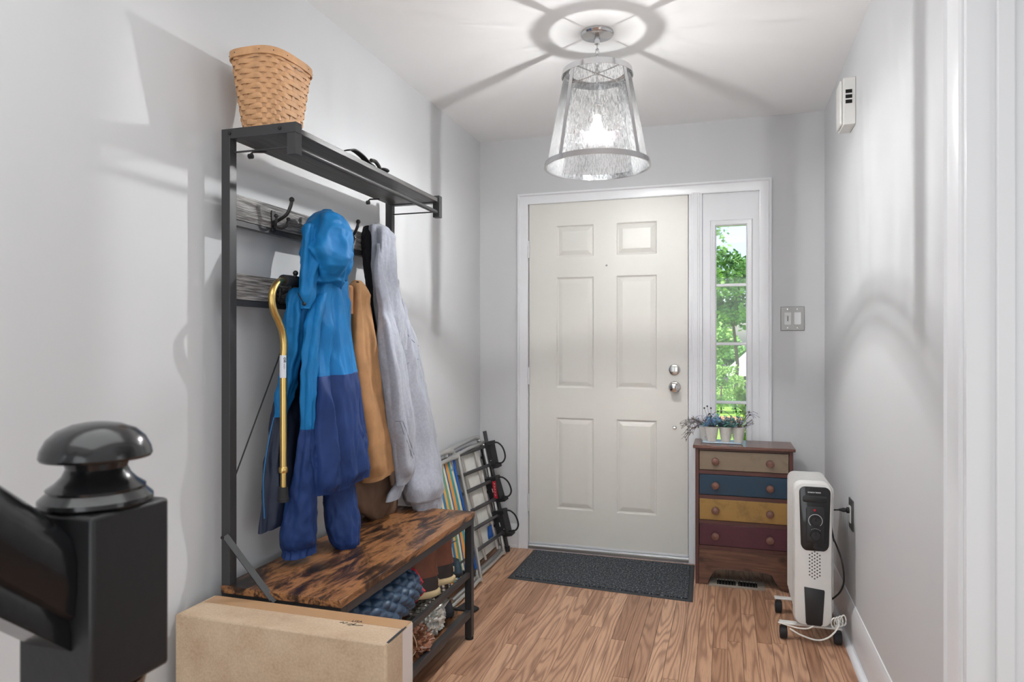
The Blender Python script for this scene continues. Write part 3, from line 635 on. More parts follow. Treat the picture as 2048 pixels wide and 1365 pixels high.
pots = [(-.066, 3.690, 'blue silk flowers and grey twigs in the front left white pot', 0), (.002, 3.694, 'sage green leafy plant in the middle white pot', 1), (.064, 3.700, 'pale lavender sprigs in the right white pot', 2), (-.098, 3.752, 'trailing grey-purple heather in the rear left white pot', 3)]
for x, y, lb, kd in pots:
    x = x-.005
    p_ = root('potted_plant', (x, y, DT+.007), lb+' on the dresser', 'potted plant', 'small potted plants on the dresser')
    obj('pot', pot(x, y), M['potw'], p_)
    R = random.Random(kd+3); top = Vector((x, y, DT+.070))
    mb = MB(); m2 = MB(); m3 = MB()
    spread = {0: .05, 1: .045, 2: .06, 3: .07}[kd]
    for i in range(46):
        a = R.random()*2*PI; e = R.random(); ln = .03+R.random()*.05
        d = Vector((math.cos(a)*e, math.sin(a)*e*.7, .5+R.random()*.6)).normalized()
        base = top+Vector((math.cos(a)*.02*e, math.sin(a)*.02*e, 0)); tip = base+d*ln+Vector((d.x*.02, 0, 0))
        m2.tube([base, (base+tip)/2+Vector((0, 0, .004)), tip], .0008, 4)
        for j in range({0: 4, 1: 5, 2: 3, 3: 4}[kd]):
            dd = Vector((R.uniform(-1, 1), R.uniform(-1, 1), R.uniform(-.3, 1)))
            pp = base.lerp(tip, .35+.65*R.random())
            leaf(m3 if R.random() < .4 else mb, pp, dd, .012+R.random()*.014, {0: .012, 1: .015, 2: .006, 3: .005}[kd])
    if kd == 3:   # trailing sprays over the left edge
        for i in range(16):
            pts = []; L0 = .06+R.random()*.075; dz = R.uniform(-.7, .6); yy = R.uniform(-.6, .3)
            for j in range(7):
                t = j/6; pts.append(top+Vector((-L0*t, L0*yy*t, .03*math.sin(t*3)+dz*.06*t-.02*t*t)))
            m2.tube(pts, .0009, 4)
            for j in range(18):
                t = R.random(); pp = pts[min(6, int(t*7))]; leaf(mb, pp, (R.uniform(-1, .3), R.uniform(-1, 1), R.uniform(-1, 1)), .010+R.random()*.01, .004)
    if kd == 2:
        for i in range(9):
            L0 = .06+R.random()*.06; pts = [top+Vector((L0*t*(.9 if i % 3 else .3), -L0*.1*t, .07*math.sin(t*2.4)+.02*t*(i % 3))) for t in (0, .25, .5, .75, 1)]
            m2.tube(pts, .0008, 4)
            for j in range(10): leaf(mb, pts[R.randrange(1, 5)], (R.uniform(-1, 1), R.uniform(-1, 1), R.uniform(-1, 1)), .009, .004)
    mm = {0: ('leafb', 'leaft'), 1: ('leafg', 'leaft'), 2: ('leafl', 'leafd'), 3: ('leafd', 'leafl')}[kd]
    obj('foliage', mb, M[mm[0]], p_, smooth=0, kind='stuff'); obj('petals', m3, M[mm[1]], p_, smooth=0, kind='stuff'); obj('stems', m2, M['leafd'], p_, kind='stuff')
    if kd in (0, 2):
        m4 = MB()
        for i in range(5):
            q_ = top+Vector((R.uniform(-.05, .07), R.uniform(-.03, .03), .07+R.random()*.05)); m4.sphere(q_, .0045, 8, 6); m4.tube([top, (top+q_)/2, q_], .0006, 4)
        obj('seed_heads', m4, M['ventd'], p_, kind='stuff')
    if kd == 0:
        m4 = MB()
        for i in range(6):
            c = top+Vector((R.uniform(-.03, .05), -.02+R.uniform(-.02, .02), .035+R.random()*.04))
            for j in range(7):
                a = 2*PI*j/7; leaf(m4, c, (math.cos(a), -.5, math.sin(a)), .017, .012)
        obj('blossoms', m4, M['leafb'], p_, smooth=0, kind='stuff')

# ------------------------------------------------------------------ oil heater
HX0, HX1 = .262, .405
r = root('oil_heater', (.335, 3.18, 0), 'white oil-filled radiator heater on black casters beside the right wall', 'heater')
def rrect(x0, x1, z0, z1, rad, n=6, taper=0):
    pts = []
    for cx, cz, a0_ in ((x1-rad, z0+rad, -PI/2), (x1-rad, z1-rad, 0), (x0+rad, z1-rad, PI/2), (x0+rad, z0+rad, PI)):
        for i in range(n+1):
            a = a0_+PI/2*i/n; pts.append((cx+rad*math.cos(a), cz+rad*math.sin(a)))
    return pts
mb = MB(); fp = rrect(HX0, HX1, .076, .655, .035)
def inset(poly, i):
    cx = sum(p[0] for p in poly)/len(poly); cz = sum(p[1] for p in poly)/len(poly)
    return [(p[0]+math.copysign(min(i, abs(cx-p[0])), cx-p[0]), p[1]+math.copysign(min(i, abs(cz-p[1])), cz-p[1])) for p in poly]
mb.rings([[(x, y, z) for x, z in pl] for pl, y in ((inset(fp, .014), 3.000), (inset(fp, .004), 3.004), (fp, 3.014), (fp, 3.060))])
hb = obj('control_housing', mb, M['heater'], r, smooth=35)
for i in range(7):
    y = 3.078+i*.045; f2 = rrect(HX0+.002, HX1+.014, .10, .640, .028)
    mb = MB(); mb.rings([[(x, y-.004, z) for x, z in inset(f2, .012)], [(x, y-.001, z) for x, z in f2], [(x, y+.001, z) for x, z in f2], [(x, y+.004, z) for x, z in inset(f2, .012)]])
    mb.rings([[(x, y-.009, z) for x, z in inset(f2, .045)], [(x, y+.009, z) for x, z in inset(f2, .045)]])
    obj('radiator_fin', mb, M['heater'], r, smooth=35)
for z_ in (.14, .56): obj('oil_column', MB().box(.315, 3.0605, z_, .355, 3.36, z_+.04), M['heater'], r)
def panel(name, poly, m, y0, y1, parent, ins=.002): return obj(name, MB().rings([[(x, y1, z) for x, z in inset(poly, ins)], [(x, y1+.001, z) for x, z in poly], [(x, y0, z) for x, z in poly]]), m, parent, smooth=30)
bl = rrect(.281, .397, .392, .640, .022); bl = [(x+(0 if z > .45 else (.339-x)*.10), z) for x, z in bl]
bl = [(x, z-(.012*(1-((x-.339)/.058)**2) if z < .42 else 0)) for x, z in bl]
cp = panel('control_panel', bl, M['heaterg'], 3.0000, 2.9955, hb)
cp_y = 2.9955
panel('dial_recess', rrect(.306, .375, .415, .560, .010), M['heaterm'], 2.9955, 2.9940, r)
panel('grip_recess', rrect(.294, .386, .578, .604, .008), M['heaterm'], 2.9955, 2.9945, r)
for z, nm in ((.505, 'thermostat_dial'), (.448, 'power_dial')):
    obj(nm, lathe_y([(.020, 0), (.019, .010), (.017, .014), (.0001, .014)], (.341, 2.9938, z), 28), M['heaterm'], r)
    obj('pointer', MB().box(.3395, 2.9785, z, .3425, 2.9797, z+.014), M['heaterg'], r, smooth=0)
pts = [(.341+.0255*math.cos(a), 2.9935, .505+.0255*math.sin(a)) for a in [math.radians(-48+276*i/40) for i in range(41)]]
obj('dial_ring', MB().tube(pts, .0011, 6), M['whiteink'], r)
pts = [(.341+.0255*math.cos(a), 2.9935, .448+.0255*math.sin(a)) for a in [math.radians(45+90*i/12) for i in range(13)]]
for i in range(0, 12, 2): obj('dial_mark', MB().tube([pts[i], pts[i+1]], .0008, 5), M['whiteink'], r)
obj('indicator_lamp', lathe_y([(.005, 0), (.004, .003), (.0001, .004)], (.338, 2.9938, .547), 14), M['red'], r)
pp = [(.3, .235), (.374, .228), (.376, .222), (.368, .090), (.362, .083), (.312, .083), (.306, .090)]
panel('cable_cover', pp, M['heaterm'], 3.000, 2.9965, r)
mb = MB()
for j in range(5):
    cx = .320+j*.0095; nn = [7, 9, 9, 9, 7][j]
    for i in range(nn):
        z = .325+(i-(nn-1)/2)*.0135+(.007 if j % 2 else 0); mb.lathe([(.0033, 0), (.0033, .0006)], (cx, 3.0002, z), 6, 'Y')
obj('vent_holes', mb, M['outletp'], r, smooth=0, kind='stuff')
def text(s, size, loc, rotm, m, parent, name='lettering', th=.0003, width=None, bold=0):
    cu = bpy.data.curves.new('t', 'FONT'); cu.body = s; cu.size = size; cu.extrude = th; cu.offset = bold; cu.align_x = 'CENTER'
    to = bpy.data.objects.new('t', cu); C.objects.link(to); bpy.context.view_layer.update()
    me = bpy.data.meshes.new_from_object(to.evaluated_get(bpy.context.evaluated_depsgraph_get())); bpy.data.objects.remove(to)
    me.transform(rotm.to_4x4()); me.materials.clear(); me.materials.append(m)
    o = bpy.data.objects.new(name, me); C.objects.link(o); o.parent = parent; o.location = Vector(loc)-ORG[parent]; ORG[o] = Vector(loc); return o
RXm = Matrix.Rotation(PI/2, 3, 'X')
text('amazon basics', .0085, (.337, 2.9950, .616), RXm, M['whiteink'], r, bold=.0001)
for y in (3.045, 3.33):
    mb = MB(); mb.box(.208, y-.016, .062, .445, y+.016, .070); obj('foot_bar', mb, M['heater'], r, bevel=.003)
    for x in (.225, .430):
        c = obj('caster', MB().lathe([(.006, -.016), (.024, -.014), (.026, -.010), (.026, .010), (.024, .014), (.006, .016)], (x, y, .0265), 20, 'X'), M['rubber'], r)
        obj('caster_fork', MB().box(x-.010, y-.012, .040, x+.010, y+.012, .0615), M['heaterm'], c, bevel=.003)
# heater lead to the outlet
def smoothpath(pts, n=8):
    P = [Vector(p) for p in pts]; out = []
    for i in range(len(P)-1):
        p0 = P[max(i-1, 0)]; p1 = P[i]; p2 = P[i+1]; p3 = P[min(i+2, len(P)-1)]
        for k_ in range(n):
            t = k_/n; out.append(.5*((2*p1)+(p2-p0)*t+(2*p0-5*p1+4*p2-p3)*t*t+(3*p1-p0-3*p2+p3)*t**3))
    out.append(P[-1]); return out
pl = Vector((XR-.010, oc.y, oc.z+.015))
obj('power_lead', MB().tube(smoothpath([pl+Vector((-.03, 0, 0)), pl+Vector((-.06, -.002, -.002)), pl+Vector((-.09, 0, -.004)), (.40, 3.05, .50), (.415, 3.04, .42), onX(1668, 1080, .425), onX(1683, 1120, .44), onX(1688, 1160, .45), onX(1680, 1185, .44), (.40, 3.07, .16)]), .0035, 8), M['cordb'], r)
obj('plug', MB().lathe([(.0125, 0), (.0125, -.010), (.008, -.012), (.009, -.022), (.006, -.032), (.004, -.040)], tuple(pl+Vector((-.0002, 0, 0))), 14, 'X'), M['cordb'], r)
# white extension cord round the heater foot
e = root('extension_cord', (.33, 2.98, 0), 'white flat extension cord looped round the heater foot on the floor', 'cord')
pts = [onZ(1557, 1244, .055), onZ(1580, 1256, .045), (.29, 2.945, .065), onY(1620, 1258, 2.93), onY(1628, 1253, 2.95)]
pts = [onY(1556, 1245, 2.985), onY(1575, 1251, 2.975), onY(1597, 1257, 2.97), onY(1615, 1258, 2.97), onY(1627, 1253, 2.975)]
obj('cord_strand', MB().tube(smoothpath(pts), .003, 8), M['cordw'], e)
pts = [onY(1580, 1258, 2.96), onY(1600, 1270, 2.93), onY(1632, 1281, 2.92), onY(1655, 1277, 2.92), onY(1672, 1262, 2.95), onY(1678, 1246, 2.985), onY(1676, 1240, 3.0)]
obj('cord_strand', MB().tube(smoothpath(pts), .0032, 8), M['cordw'], e)
for q in range(4):
    c = onY(1668+q*5, 1247-q*2, 3.0+.004*q); pts = [c+Vector((.010*math.cos(a)+.002*q, .004*math.sin(a*2), .020*math.sin(a))) for a in [2*PI*i/18 for i in range(18)]]
    obj('cord_coil', MB().tube(pts, .003, 6, closed=True), M['cordw'], e)

# ------------------------------------------------------------------ newel post and handrail
NX, NY, s2 = -.5955, .5285, .0455
r = root('newel_post', (NX, NY, 0), 'glossy black newel post with mushroom cap at the foot of the stairs', 'newel post')
obj('newel_block', MB().box(NX-s2, NY-s2, .885, NX+s2, NY+s2, 1.057), M['blacksatin'], r, bevel=.004)
obj('newel_cap', MB().lathe([(.0470, 0), (.0500, .003), (.0500, .007), (.0460, .011), (.0430, .014), (.0435, .017), (.0360, .0225), (.0300, .029), (.0268, .036), (.0285, .042), (.036, .0445), (.0480, .0455), (.0493, .048), (.0480, .055), (.0430, .065), (.0345, .073), (.0215, .0785), (.010, .0805), (.0001, .081)], (NX, NY, 1.0572), 48), M['blackpaint'], r)
obj('turned_shaft', MB().lathe([(.030, -.86), (.034, -.5), (.022, -.15), (.030, -.09), (.024, -.075), (.036, -.055), (.028, -.04), (.033, -.028), (.0425, -.012), (.0448, -.0005)], (NX, NY, .885), 32), M['blackpaint'], r)
obj('newel_base', MB().box(NX-s2, NY-s2, .0005, NX+s2, NY+s2, .03), M['blackpaint'], r, bevel=.003)
r = root('handrail', (-.6, .2, 1.1), 'glossy black wooden stair handrail rising from the newel post', 'handrail')
prof = [(-.030, .010), (-.033, .030), (-.033, .055), (-.027, .072), (-.014, .082), (0, .085), (.014, .082), (.027, .072), (.033, .055), (.033, .030), (.030, .010), (.024, .006), (.026, -.004), (.026, -.018), (-.026, -.018), (-.026, -.004), (-.024, .006)]
rs = []
for yy in (.4826, .30, -.60):
    rs.append([(-.600+a*1.0, yy-b*.0, .953+(.4826-yy)*.86+b*1.15) for a, b in prof])
obj('rail', MB().rings(rs), M['blackpaint'], r, smooth=35)

# ------------------------------------------------------------------ cardboard box
r = root('cardboard_box', (-1.08, 1.54, 0), 'tall narrow brown cardboard box taped shut standing at the near end of the hall tree', 'box')
BX0, BX1, BY0, BY1, BH = -1.390, -.772, 1.470, 1.618, .500
obj('box_body', MB().box(BX0, BY0, .0005, BX1, BY1, BH), M['kraft'], r, bevel=.004)
obj('end_flap', MB().box(BX1-.0005, BY0+.004, .22, BX1+.0018, BY1-.004, BH-.003), M['kraft'], r, bevel=.0006)
obj('packing_tape', MB().box(BX0+.01, BY0+.095, BH-.001, BX1-.002, BY1-.004, BH+.0008), mat('clear_brown_tape', srgb(186, 148, 112), .2), r, smooth=0)
obj('packing_tape', MB().box(BX1+.0018, BY0+.085, .22, BX1+.0024, BY1-.006, BH-.004), mat('clear_tape', srgb(214, 206, 202), .15), r, smooth=0)
obj('handle_notch', MB().box(BX1-.004, BY0+.012, BH-.0005, BX1+.0019, BY1-.04, BH+.0006), M['darkcloth'], r, smooth=0)
text('LISA', .016, (-.905, 1.565, BH+.001), Matrix.Rotation(.1, 3, 'Z'), M['ink'], r, name='handwriting')
mb = MB(); b0 = Vector((-.945, 1.545, BH+.0008))
for st in ([(0, .006), (.008, .012), (.010, .003), (.020, .012)], [(.024, 0), (.034, .010)], [(.030, -.004), (.044, .013), (.038, .002), (.05, .003), (.066, .007)]):
    mb.tube([b0+Vector((a, b, 0)) for a, b in st], .0007, 4)
obj('handwriting', mb, M['ink'], r)

# ------------------------------------------------------------------ hall tree
Y0, Y1 = 1.655, 2.652; PXc = -1.372; hs = .0145
r = root('hall_tree', (-1.2, 2.15, 0), 'black steel hall tree with coat hooks and rustic wood bench against the left wall', 'coat rack')
HT = r
XF = -1.010    # bench front
for y in (Y0, Y1):
    obj('post', MB().box(PXc-hs, y-hs, .006, PXc+hs, y+hs, 1.832), M['steel'], r, bevel=.001)
    obj('front_leg', MB().box(XF-hs, y-hs, .012, XF+hs, y+hs, .5), M['steel'], r, bevel=.001)
    obj('rubber_foot', MB().lathe([(.017, 0), (.017, .010), (.014, .012)], (XF, y, .0004), 14), M['rubber'], r)
    obj('rubber_foot', MB().lathe([(.015, 0), (.015, .006)], (PXc, y, .0004), 14), M['rubber'], r)
    obj('shelf_bracket', MB().box(PXc+hs+.0003, y-hs, 1.803, -1.138, y+hs, 1.832).box(-1.167, y-hs, 1.742, -1.138, y+hs, 1.8028), M['steel'], r, bevel=.001)
    obj('bracket_rod', MB().tube([(PXc+hs, y, 1.767), (-1.168, y, 1.767)], .0028, 8), M['steel'], r)
    obj('side_rail', MB().box(PXc+hs+.0003, y-hs, .478, XF-hs-.0003, y+hs, .5), M['steel'], r, bevel=.001)
    obj('side_rail', MB().box(PXc+hs+.0003, y-.008, .262, XF-hs-.0003, y+.008, .278), M['steel'], r, bevel=.001)
    obj('side_rail', MB().box(PXc+hs+.0003, y-.010, .100, XF-hs-.0003, y+.010, .120), M['steel'], r, bevel=.001)
obj('seat_rail', MB().box(XF-.010, Y0+hs, .474, XF+hs, Y1-hs, .5), M['steel'], r, bevel=.001)
obj('seat_rail', MB().box(PXc-.01, Y0+hs, .474, PXc+.01, Y1-hs, .5), M['steel'], r, bevel=.001)
obj('shelf_rail', MB().box(XF-.008, Y0+hs, .258, XF+.008, Y1-hs, .278), M['steel'], r, bevel=.001)
obj('shelf_rail', MB().box(PXc-.008, Y0+hs, .258, PXc+.008, Y1-hs, .278), M['steel'], r, bevel=.001)
obj('shelf_rail', MB().box(XF-.010, Y0+hs, .096, XF+.012, Y1-hs, .124), M['steel'], r, bevel=.001)
obj('shelf_rail', MB().box(PXc-.010, Y0+hs, .096, PXc+.012, Y1-hs, .124), M['steel'], r, bevel=.001)
obj('bench_seat', MB().box(PXc-.012, Y0-.020, .5003, XF+.018, Y1+.018, .522), M['rustic'], r, bevel=.0015)
obj('bottom_shelf', MB().box(PXc+.0125, Y0+hs, .104, XF-.0105, Y1-hs, .116), M['rustic'], r, bevel=.001)
obj('top_shelf', MB().box(PXc+.004, Y0+hs+.0005, 1.806, -1.146, Y1-hs-.0005, 1.822), M['blackw'], r, bevel=.001)
obj('hanging_rod', MB().tube([(-1.153, Y0+hs, 1.764), (-1.153, Y1-hs, 1.764)], .0085, 16), M['steel'], r)
n_w = 30
mb = MB()
for i in range(n_w):
    y = Y0+.03+i*(Y1-Y0-.06)/(n_w-1); mb.tube([(PXc+.008, y, .270), (XF-.008, y, .270)], .0014, 5)
for i in range(12):
    xx = PXc+.03+i*(XF-PXc-.06)/11; mb.tube([(xx, Y0+.016, .2725), (xx, Y1-.016, .2725)], .0014, 5)
obj('wire_mesh', mb, M['steel'], r, kind='stuff')
for zt, zb in ((1.651, 1.578), (1.421, 1.345)):
    b = obj('hook_board', MB().box(PXc-.003, Y0+hs+.0005, zb, PXc+.012, Y1-hs-.0005, zt), M['greyw'], r, bevel=.001)
    obj('board_rail', MB().box(PXc-.012, Y0+hs+.0005, zb-.018, PXc+.010, Y1-hs-.0005, zb-.0005), M['steel'], r, bevel=.001)
for y, sgn in ((Y0, 1), (Y1, -1)):
    obj('corner_brace', MB().tube([(PXc+.002, y-sgn*(hs+.0025), .663), (-1.205, y-sgn*(hs+.0025), .492)], .012, 4), M['steel'], r, smooth=0)
    for p in ((PXc+.002, .663), (-1.210, .497), (PXc+.014, 1.818-.0), (-1.19, 1.818)):
        obj('bolt', MB().lathe([(.005, 0), (.005, .003), (.002, .004)], (p[0], y-sgn*(hs+(.0145 if p[1] < 1 else .0003)), p[1]), 8, 'Y'), M['iron'], r)
obj('cross_rod', MB().tube([(PXc-.01, Y0+hs, .785), (PXc-.008, 1.995, 1.335)], .0024, 6), M['steel'], r)
obj('cross_rod', MB().tube([(PXc-.01, Y1-hs, .785), (PXc-.008, 2.31, 1.335)], .0024, 6), M['steel'], r)
for y in (1.615+.14, 2.47):   # little wall anchors under the top shelf
    obj('wall_anchor', MB().tube([(PXc+.03, y+.03, 1.802), (PXc+.004, y, 1.796), (PXc-.006, y, 1.788)], .0035, 6).lathe([(.008, -.006), (.008, .006)], (PXc-.004, y, 1.784), 12, 'X'), M['steel'], r)
def hook_mb(y, z):
    X0 = PXc+.0125; mb = MB()
    mb.box(X0, y-.009, z-.040, X0+.003, y+.009, z+.026)
    mb.tube(smoothpath([(X0+.002, y, z-.01), (X0+.022, y, z-.004), (X0+.050, y, z+.012), (X0+.064, y, z+.036), (X0+.068, y, z+.052)], 5), [.006]*21 if 0 else .0055, 8)
    mb.sphere((X0+.0685, y, z+.057), .0085, 12, 8)
    for s_ in (-1, 1):
        mb.tube(smoothpath([(X0+.003, y, z-.020), (X0+.018, y+s_*.014, z-.028), (X0+.030, y+s_*.026, z-.018), (X0+.034, y+s_*.030, z-.002)], 5), .0042, 8)
        mb.sphere((X0+.0345, y+s_*.031, z+.003), .0068, 10, 8)
    return mb
for y, z in [(1.84, 1.607), (2.04, 1.607), (2.245, 1.607), (2.45, 1.607), (1.86, 1.380), (2.24, 1.380), (2.45, 1.380)]:
    obj('coat_hook', hook_mb(y, z), M['iron'], r)

# ------------------------------------------------------------------ clothes
def interp(rows, v):
    f = v*(len(rows)-1); i = min(int(f), len(rows)-2); t = f-i
    p = [rows[max(i-1, 0)], rows[i], rows[i+1], rows[min(i+2, len(rows)-1)]]
    return [.5*((2*p[1][k])+(p[2][k]-p[0][k])*t+(2*p[0][k]-5*p[1][k]+4*p[2][k]-p[3][k])*t*t+(3*p[1][k]-p[0][k]-3*p[2][k]+p[3][k])*t**3) for k in range(len(rows[0]))]
def cloth(rows, n=96, m=70, folds=(), crump=0, cscale=14, seed=0, sq=1.0, ridges=(), tilt=0, tseam=3, vz=.45):
    """closed hanging shape; rows = (pixel y, left px, right px, wall distance plane X, thickness).  folds=(count, amplitude top, amplitude bottom, drift, phase)"""
    rs = []
    for i in range(m+1):
        v = i/m; py, xl, xr, Xc, t = interp(rows, v)
        c = onX((xl+xr)/2, py, Xc); d = -c.x*sn+c.y*cs; Hh = max(.002, (xr-xl)/2/F*d)
        phi = math.atan2(-c.x, c.y); T = min(t/2, .8*Hh/math.cos(phi)); Yh = math.sqrt(max(Hh*Hh-(T*math.cos(phi))**2, (.25*Hh)**2))/math.sin(phi)
        ring = []
        for j in range(n):
            a = 2*PI*j/n; ca, sa = math.cos(a), math.sin(a)
            ca_ = math.copysign(abs(ca)**sq, ca); sa_ = math.copysign(abs(sa)**sq, sa)
            dd = 0
            for (k_, a1, a2, dr_, ph) in folds:
                w_ = k_*a+dr_*v+ph+.8*noise.noise(Vector((v*2.3+seed, a*.5, k_)))
                g = 1-2*abs(math.sin(w_/2))**.75
                dd += g*(a1+(a2-a1)*v)*(.65+.7*noise.noise(Vector((v*3+seed*2, math.cos(a)*1.3, math.sin(a)*1.3+k_))))
            P = Vector((c.x+T*sa_, c.y+Yh*ca_, c.z+tilt*v**tseam*ca))
            nrm = Vector((sa_*Yh, ca_*T, 0)); nrm = nrm.normalized() if nrm.length > 0 else Vector((1, 0, 0))
            if ridges:
                d_ = -P.x*sn+P.y*cs; u_ = 1024+F*(P.x*cs+P.y*sn)/d_; py_ = py
                vis = max(0, -(nrm.x*P.x+nrm.y*P.y)/math.hypot(P.x, P.y))**.4 if (nrm.x*P.x+nrm.y*P.y) < 0 else 0
                for (pts_, w0, w1, h0, h1, sk) in ridges:
                    if py_ < pts_[0][0]-12 or py_ > pts_[-1][0]+12: continue
                    tt = (py_-pts_[0][0])/(pts_[-1][0]-pts_[0][0]); tt = min(1, max(0, tt))
                    for q0, q1 in zip(pts_[:-1], pts_[1:]):
                        if py_ <= q1[0] or q1 is pts_[-1]:
                            ur = q0[1]+(q1[1]-q0[1])*(py_-q0[0])/(q1[0]-q0[0]); break
                    wd = w0+(w1-w0)*tt; x_ = (u_-ur)/wd
                    x_ = x_/(1+sk) if x_ > 0 else x_/(1-sk)
                    if abs(x_) < 1: dd += (h0+(h1-h0)*tt)*1.7*(1-abs(x_)**1.25)*vis*min(1, (py_-pts_[0][0]+12)/20, (pts_[-1][0]+12-py_)/20)
            if crump:
                q_ = Vector((P.x*cscale, P.y*cscale, P.z*cscale*vz))+Vector((seed*3.1, 0, 0)); x_ = .7-2.6*abs(noise.noise(q_)); y_ = .7-2.6*abs(noise.noise(q_*2.1+Vector((5, 1, 2))))
                dd += crump*(x_*.7+y_*.3)
            P += nrm*dd; P.x = max(P.x, XL+.006); ring.append(P)
        rs.append(ring)
    return rs
def cap(rs, inward=.0):
    """close the ends with small fans slightly pulled in"""
    mb = MB(); a = []; 
    def shrink(r_, k_, dz):
        c = sum(r_, Vector())/len(r_); return [c+(p-c)*k_+Vector((0, 0, dz)) for p in r_]
    rs = [shrink(rs[0], .4, .006)]+[shrink(rs[0], .8, .004)]+rs+[shrink(rs[-1], .86, inward), shrink(rs[-1], .3, inward)]
    return mb.rings(rs)
def strip(rs, i0, i1): return rs[i0:i1+1]

# --- blue rain jacket
bj = root('rain_jacket', (-1.27, 1.95, 1.6), 'azure and navy rain jacket hanging by its hood from an upper hook', 'jacket')
rs = cloth([(423, 650, 660, -1.275, .03), (430, 636, 676, -1.265, .08), (446, 620, 692, -1.255, .12), (470, 612, 701, -1.245, .14), (500, 609, 703, -1.24, .145), (525, 609, 702, -1.24, .14), (548, 612, 697, -1.245, .12), (566, 620, 694, -1.25, .09), (580, 632, 690, -1.26, .06)], n=120, m=90,
    ridges=[([(430, 652), (480, 640), (545, 655)], 22, 26, .012, .022, .5), ([(450, 676), (510, 690), (560, 668)], 14, 22, .010, .016, -.5), ([(500, 626), (560, 645)], 16, 14, .014, .012, .6), ([(440, 628), (530, 616)], 10, 8, .010, .010, 0)],
    folds=((3, .005, .007, 2.5, 0),), crump=.020, cscale=10, seed=1, vz=.8)
obj('hood', cap(rs, .01), M['blue'], bj, smooth=60)
rs = cloth([(452, 610, 634, -1.262, .03), (500, 605, 632, -1.255, .045), (550, 602, 634, -1.25, .05), (590, 600, 630, -1.245, .04), (618, 602, 618, -1.25, .02)], n=72, m=50, crump=.007, cscale=18, seed=31, vz=.5, ridges=[([(460, 616), (600, 606)], 6, 7, .008, .006, 0), ([(520, 632), (600, 614)], 7, 7, .010, .006, 0)])
obj('hood_drape', cap(rs), M['blue'], bj, smooth=60)
rs = cloth([(486, 688, 700, -1.225, .03), (508, 686, 705, -1.22, .05), (526, 678, 706, -1.22, .06), (545, 672, 699, -1.225, .05), (562, 668, 692, -1.235, .03)], n=60, m=36, crump=.006, cscale=26, seed=33, vz=.8)
obj('hood_drape', cap(rs), M['blue'], bj, smooth=60)
# shoulders / body gathered below the hood, split at the colour seam
rows = [(540, 640, 688, -1.27, .05), (560, 618, 694, -1.27, .07), (600, 608, 697, -1.27, .085), (660, 608, 701, -1.26, .095), (720, 606, 708, -1.25, .10), (780, 608, 717, -1.24, .105), (850, 612, 727, -1.23, .105), (910, 620, 735, -1.225, .10), (966, 630, 741, -1.225, .095)]
RG = [([(555, 668), (640, 682), (780, 690), (950, 712)], 12, 34, .010, .030, -.35), ([(560, 654), (650, 656), (780, 652), (960, 668)], 8, 22, .010, .018, -.5), ([(560, 645), (660, 632), (800, 636), (950, 642)], 8, 14, .010, .010, .4),
      ([(560, 680), (610, 690)], 8, 12, .012, .008, 0), ([(600, 668), (800, 670), (960, 690)], 4, 9, .005, .008, .6), ([(850, 705), (900, 728)], 12, 10, .006, .008, .5)]
rs = cloth(rows, n=168, m=120, folds=((5, .004, .005, 1.2, .5),), crump=.015, cscale=17, seed=2, vz=.22, ridges=RG, tilt=.012, tseam=1.5)
cut = 67
obj('upper_panel', cap(strip(rs, 0, cut), -.004), M['blue'], bj, smooth=60)
obj('lower_panel', cap(strip(rs, cut, 120), .014), M['navy'], bj, label='navy lower body of the jacket', smooth=60)
# open front half hanging at the left, lining out
rows = [(640, 588, 624, -1.345, .03), (720, 572, 628, -1.345, .05), (800, 556, 632, -1.345, .055), (880, 540, 634, -1.345, .06), (960, 529, 636, -1.345, .06), (1032, 526, 636, -1.345, .055)]
rs = cloth(rows, n=96, m=70, folds=((5, .004, .006, 1.5, .2),), crump=.010, cscale=20, vz=.2, seed=3, tilt=.02,
    ridges=[([(800, 566), (900, 552), (1030, 545)], 8, 12, .006, .014, .4), ([(840, 585), (1030, 572)], 10, 14, .006, .008, 0)])
obj('left_front_lining', cap(rs, .01), M['navyl'], bj, label='dark navy lining of the open left front', smooth=60)
obj('front_edge', MB().tube(smoothpath([onX(548, 835, -1.33), onX(536, 890, -1.33), onX(527, 960, -1.33), onX(529, 1038, -1.33)]), .0022, 6), M['blued'], bj)
# outer left front with its cuff caught on the lower hook
rs = cloth([(580, 580, 606, -1.30, .04), (592, 576, 610, -1.295, .06), (630, 572, 612, -1.29, .06), (680, 569, 609, -1.295, .055), (740, 560, 600, -1.305, .045), (800, 552, 583, -1.315, .035), (834, 549, 568, -1.32, .02)], n=80, m=60, folds=((4, .002, .003, 3, 1),), crump=.011, cscale=24, seed=4,
    ridges=[([(600, 596), (700, 588), (820, 560)], 9, 7, .010, .008, .4), ([(590, 582), (720, 570)], 5, 5, .006, .006, 0)])
obj('left_front_outer', cap(rs), M['blue'], bj, smooth=60)
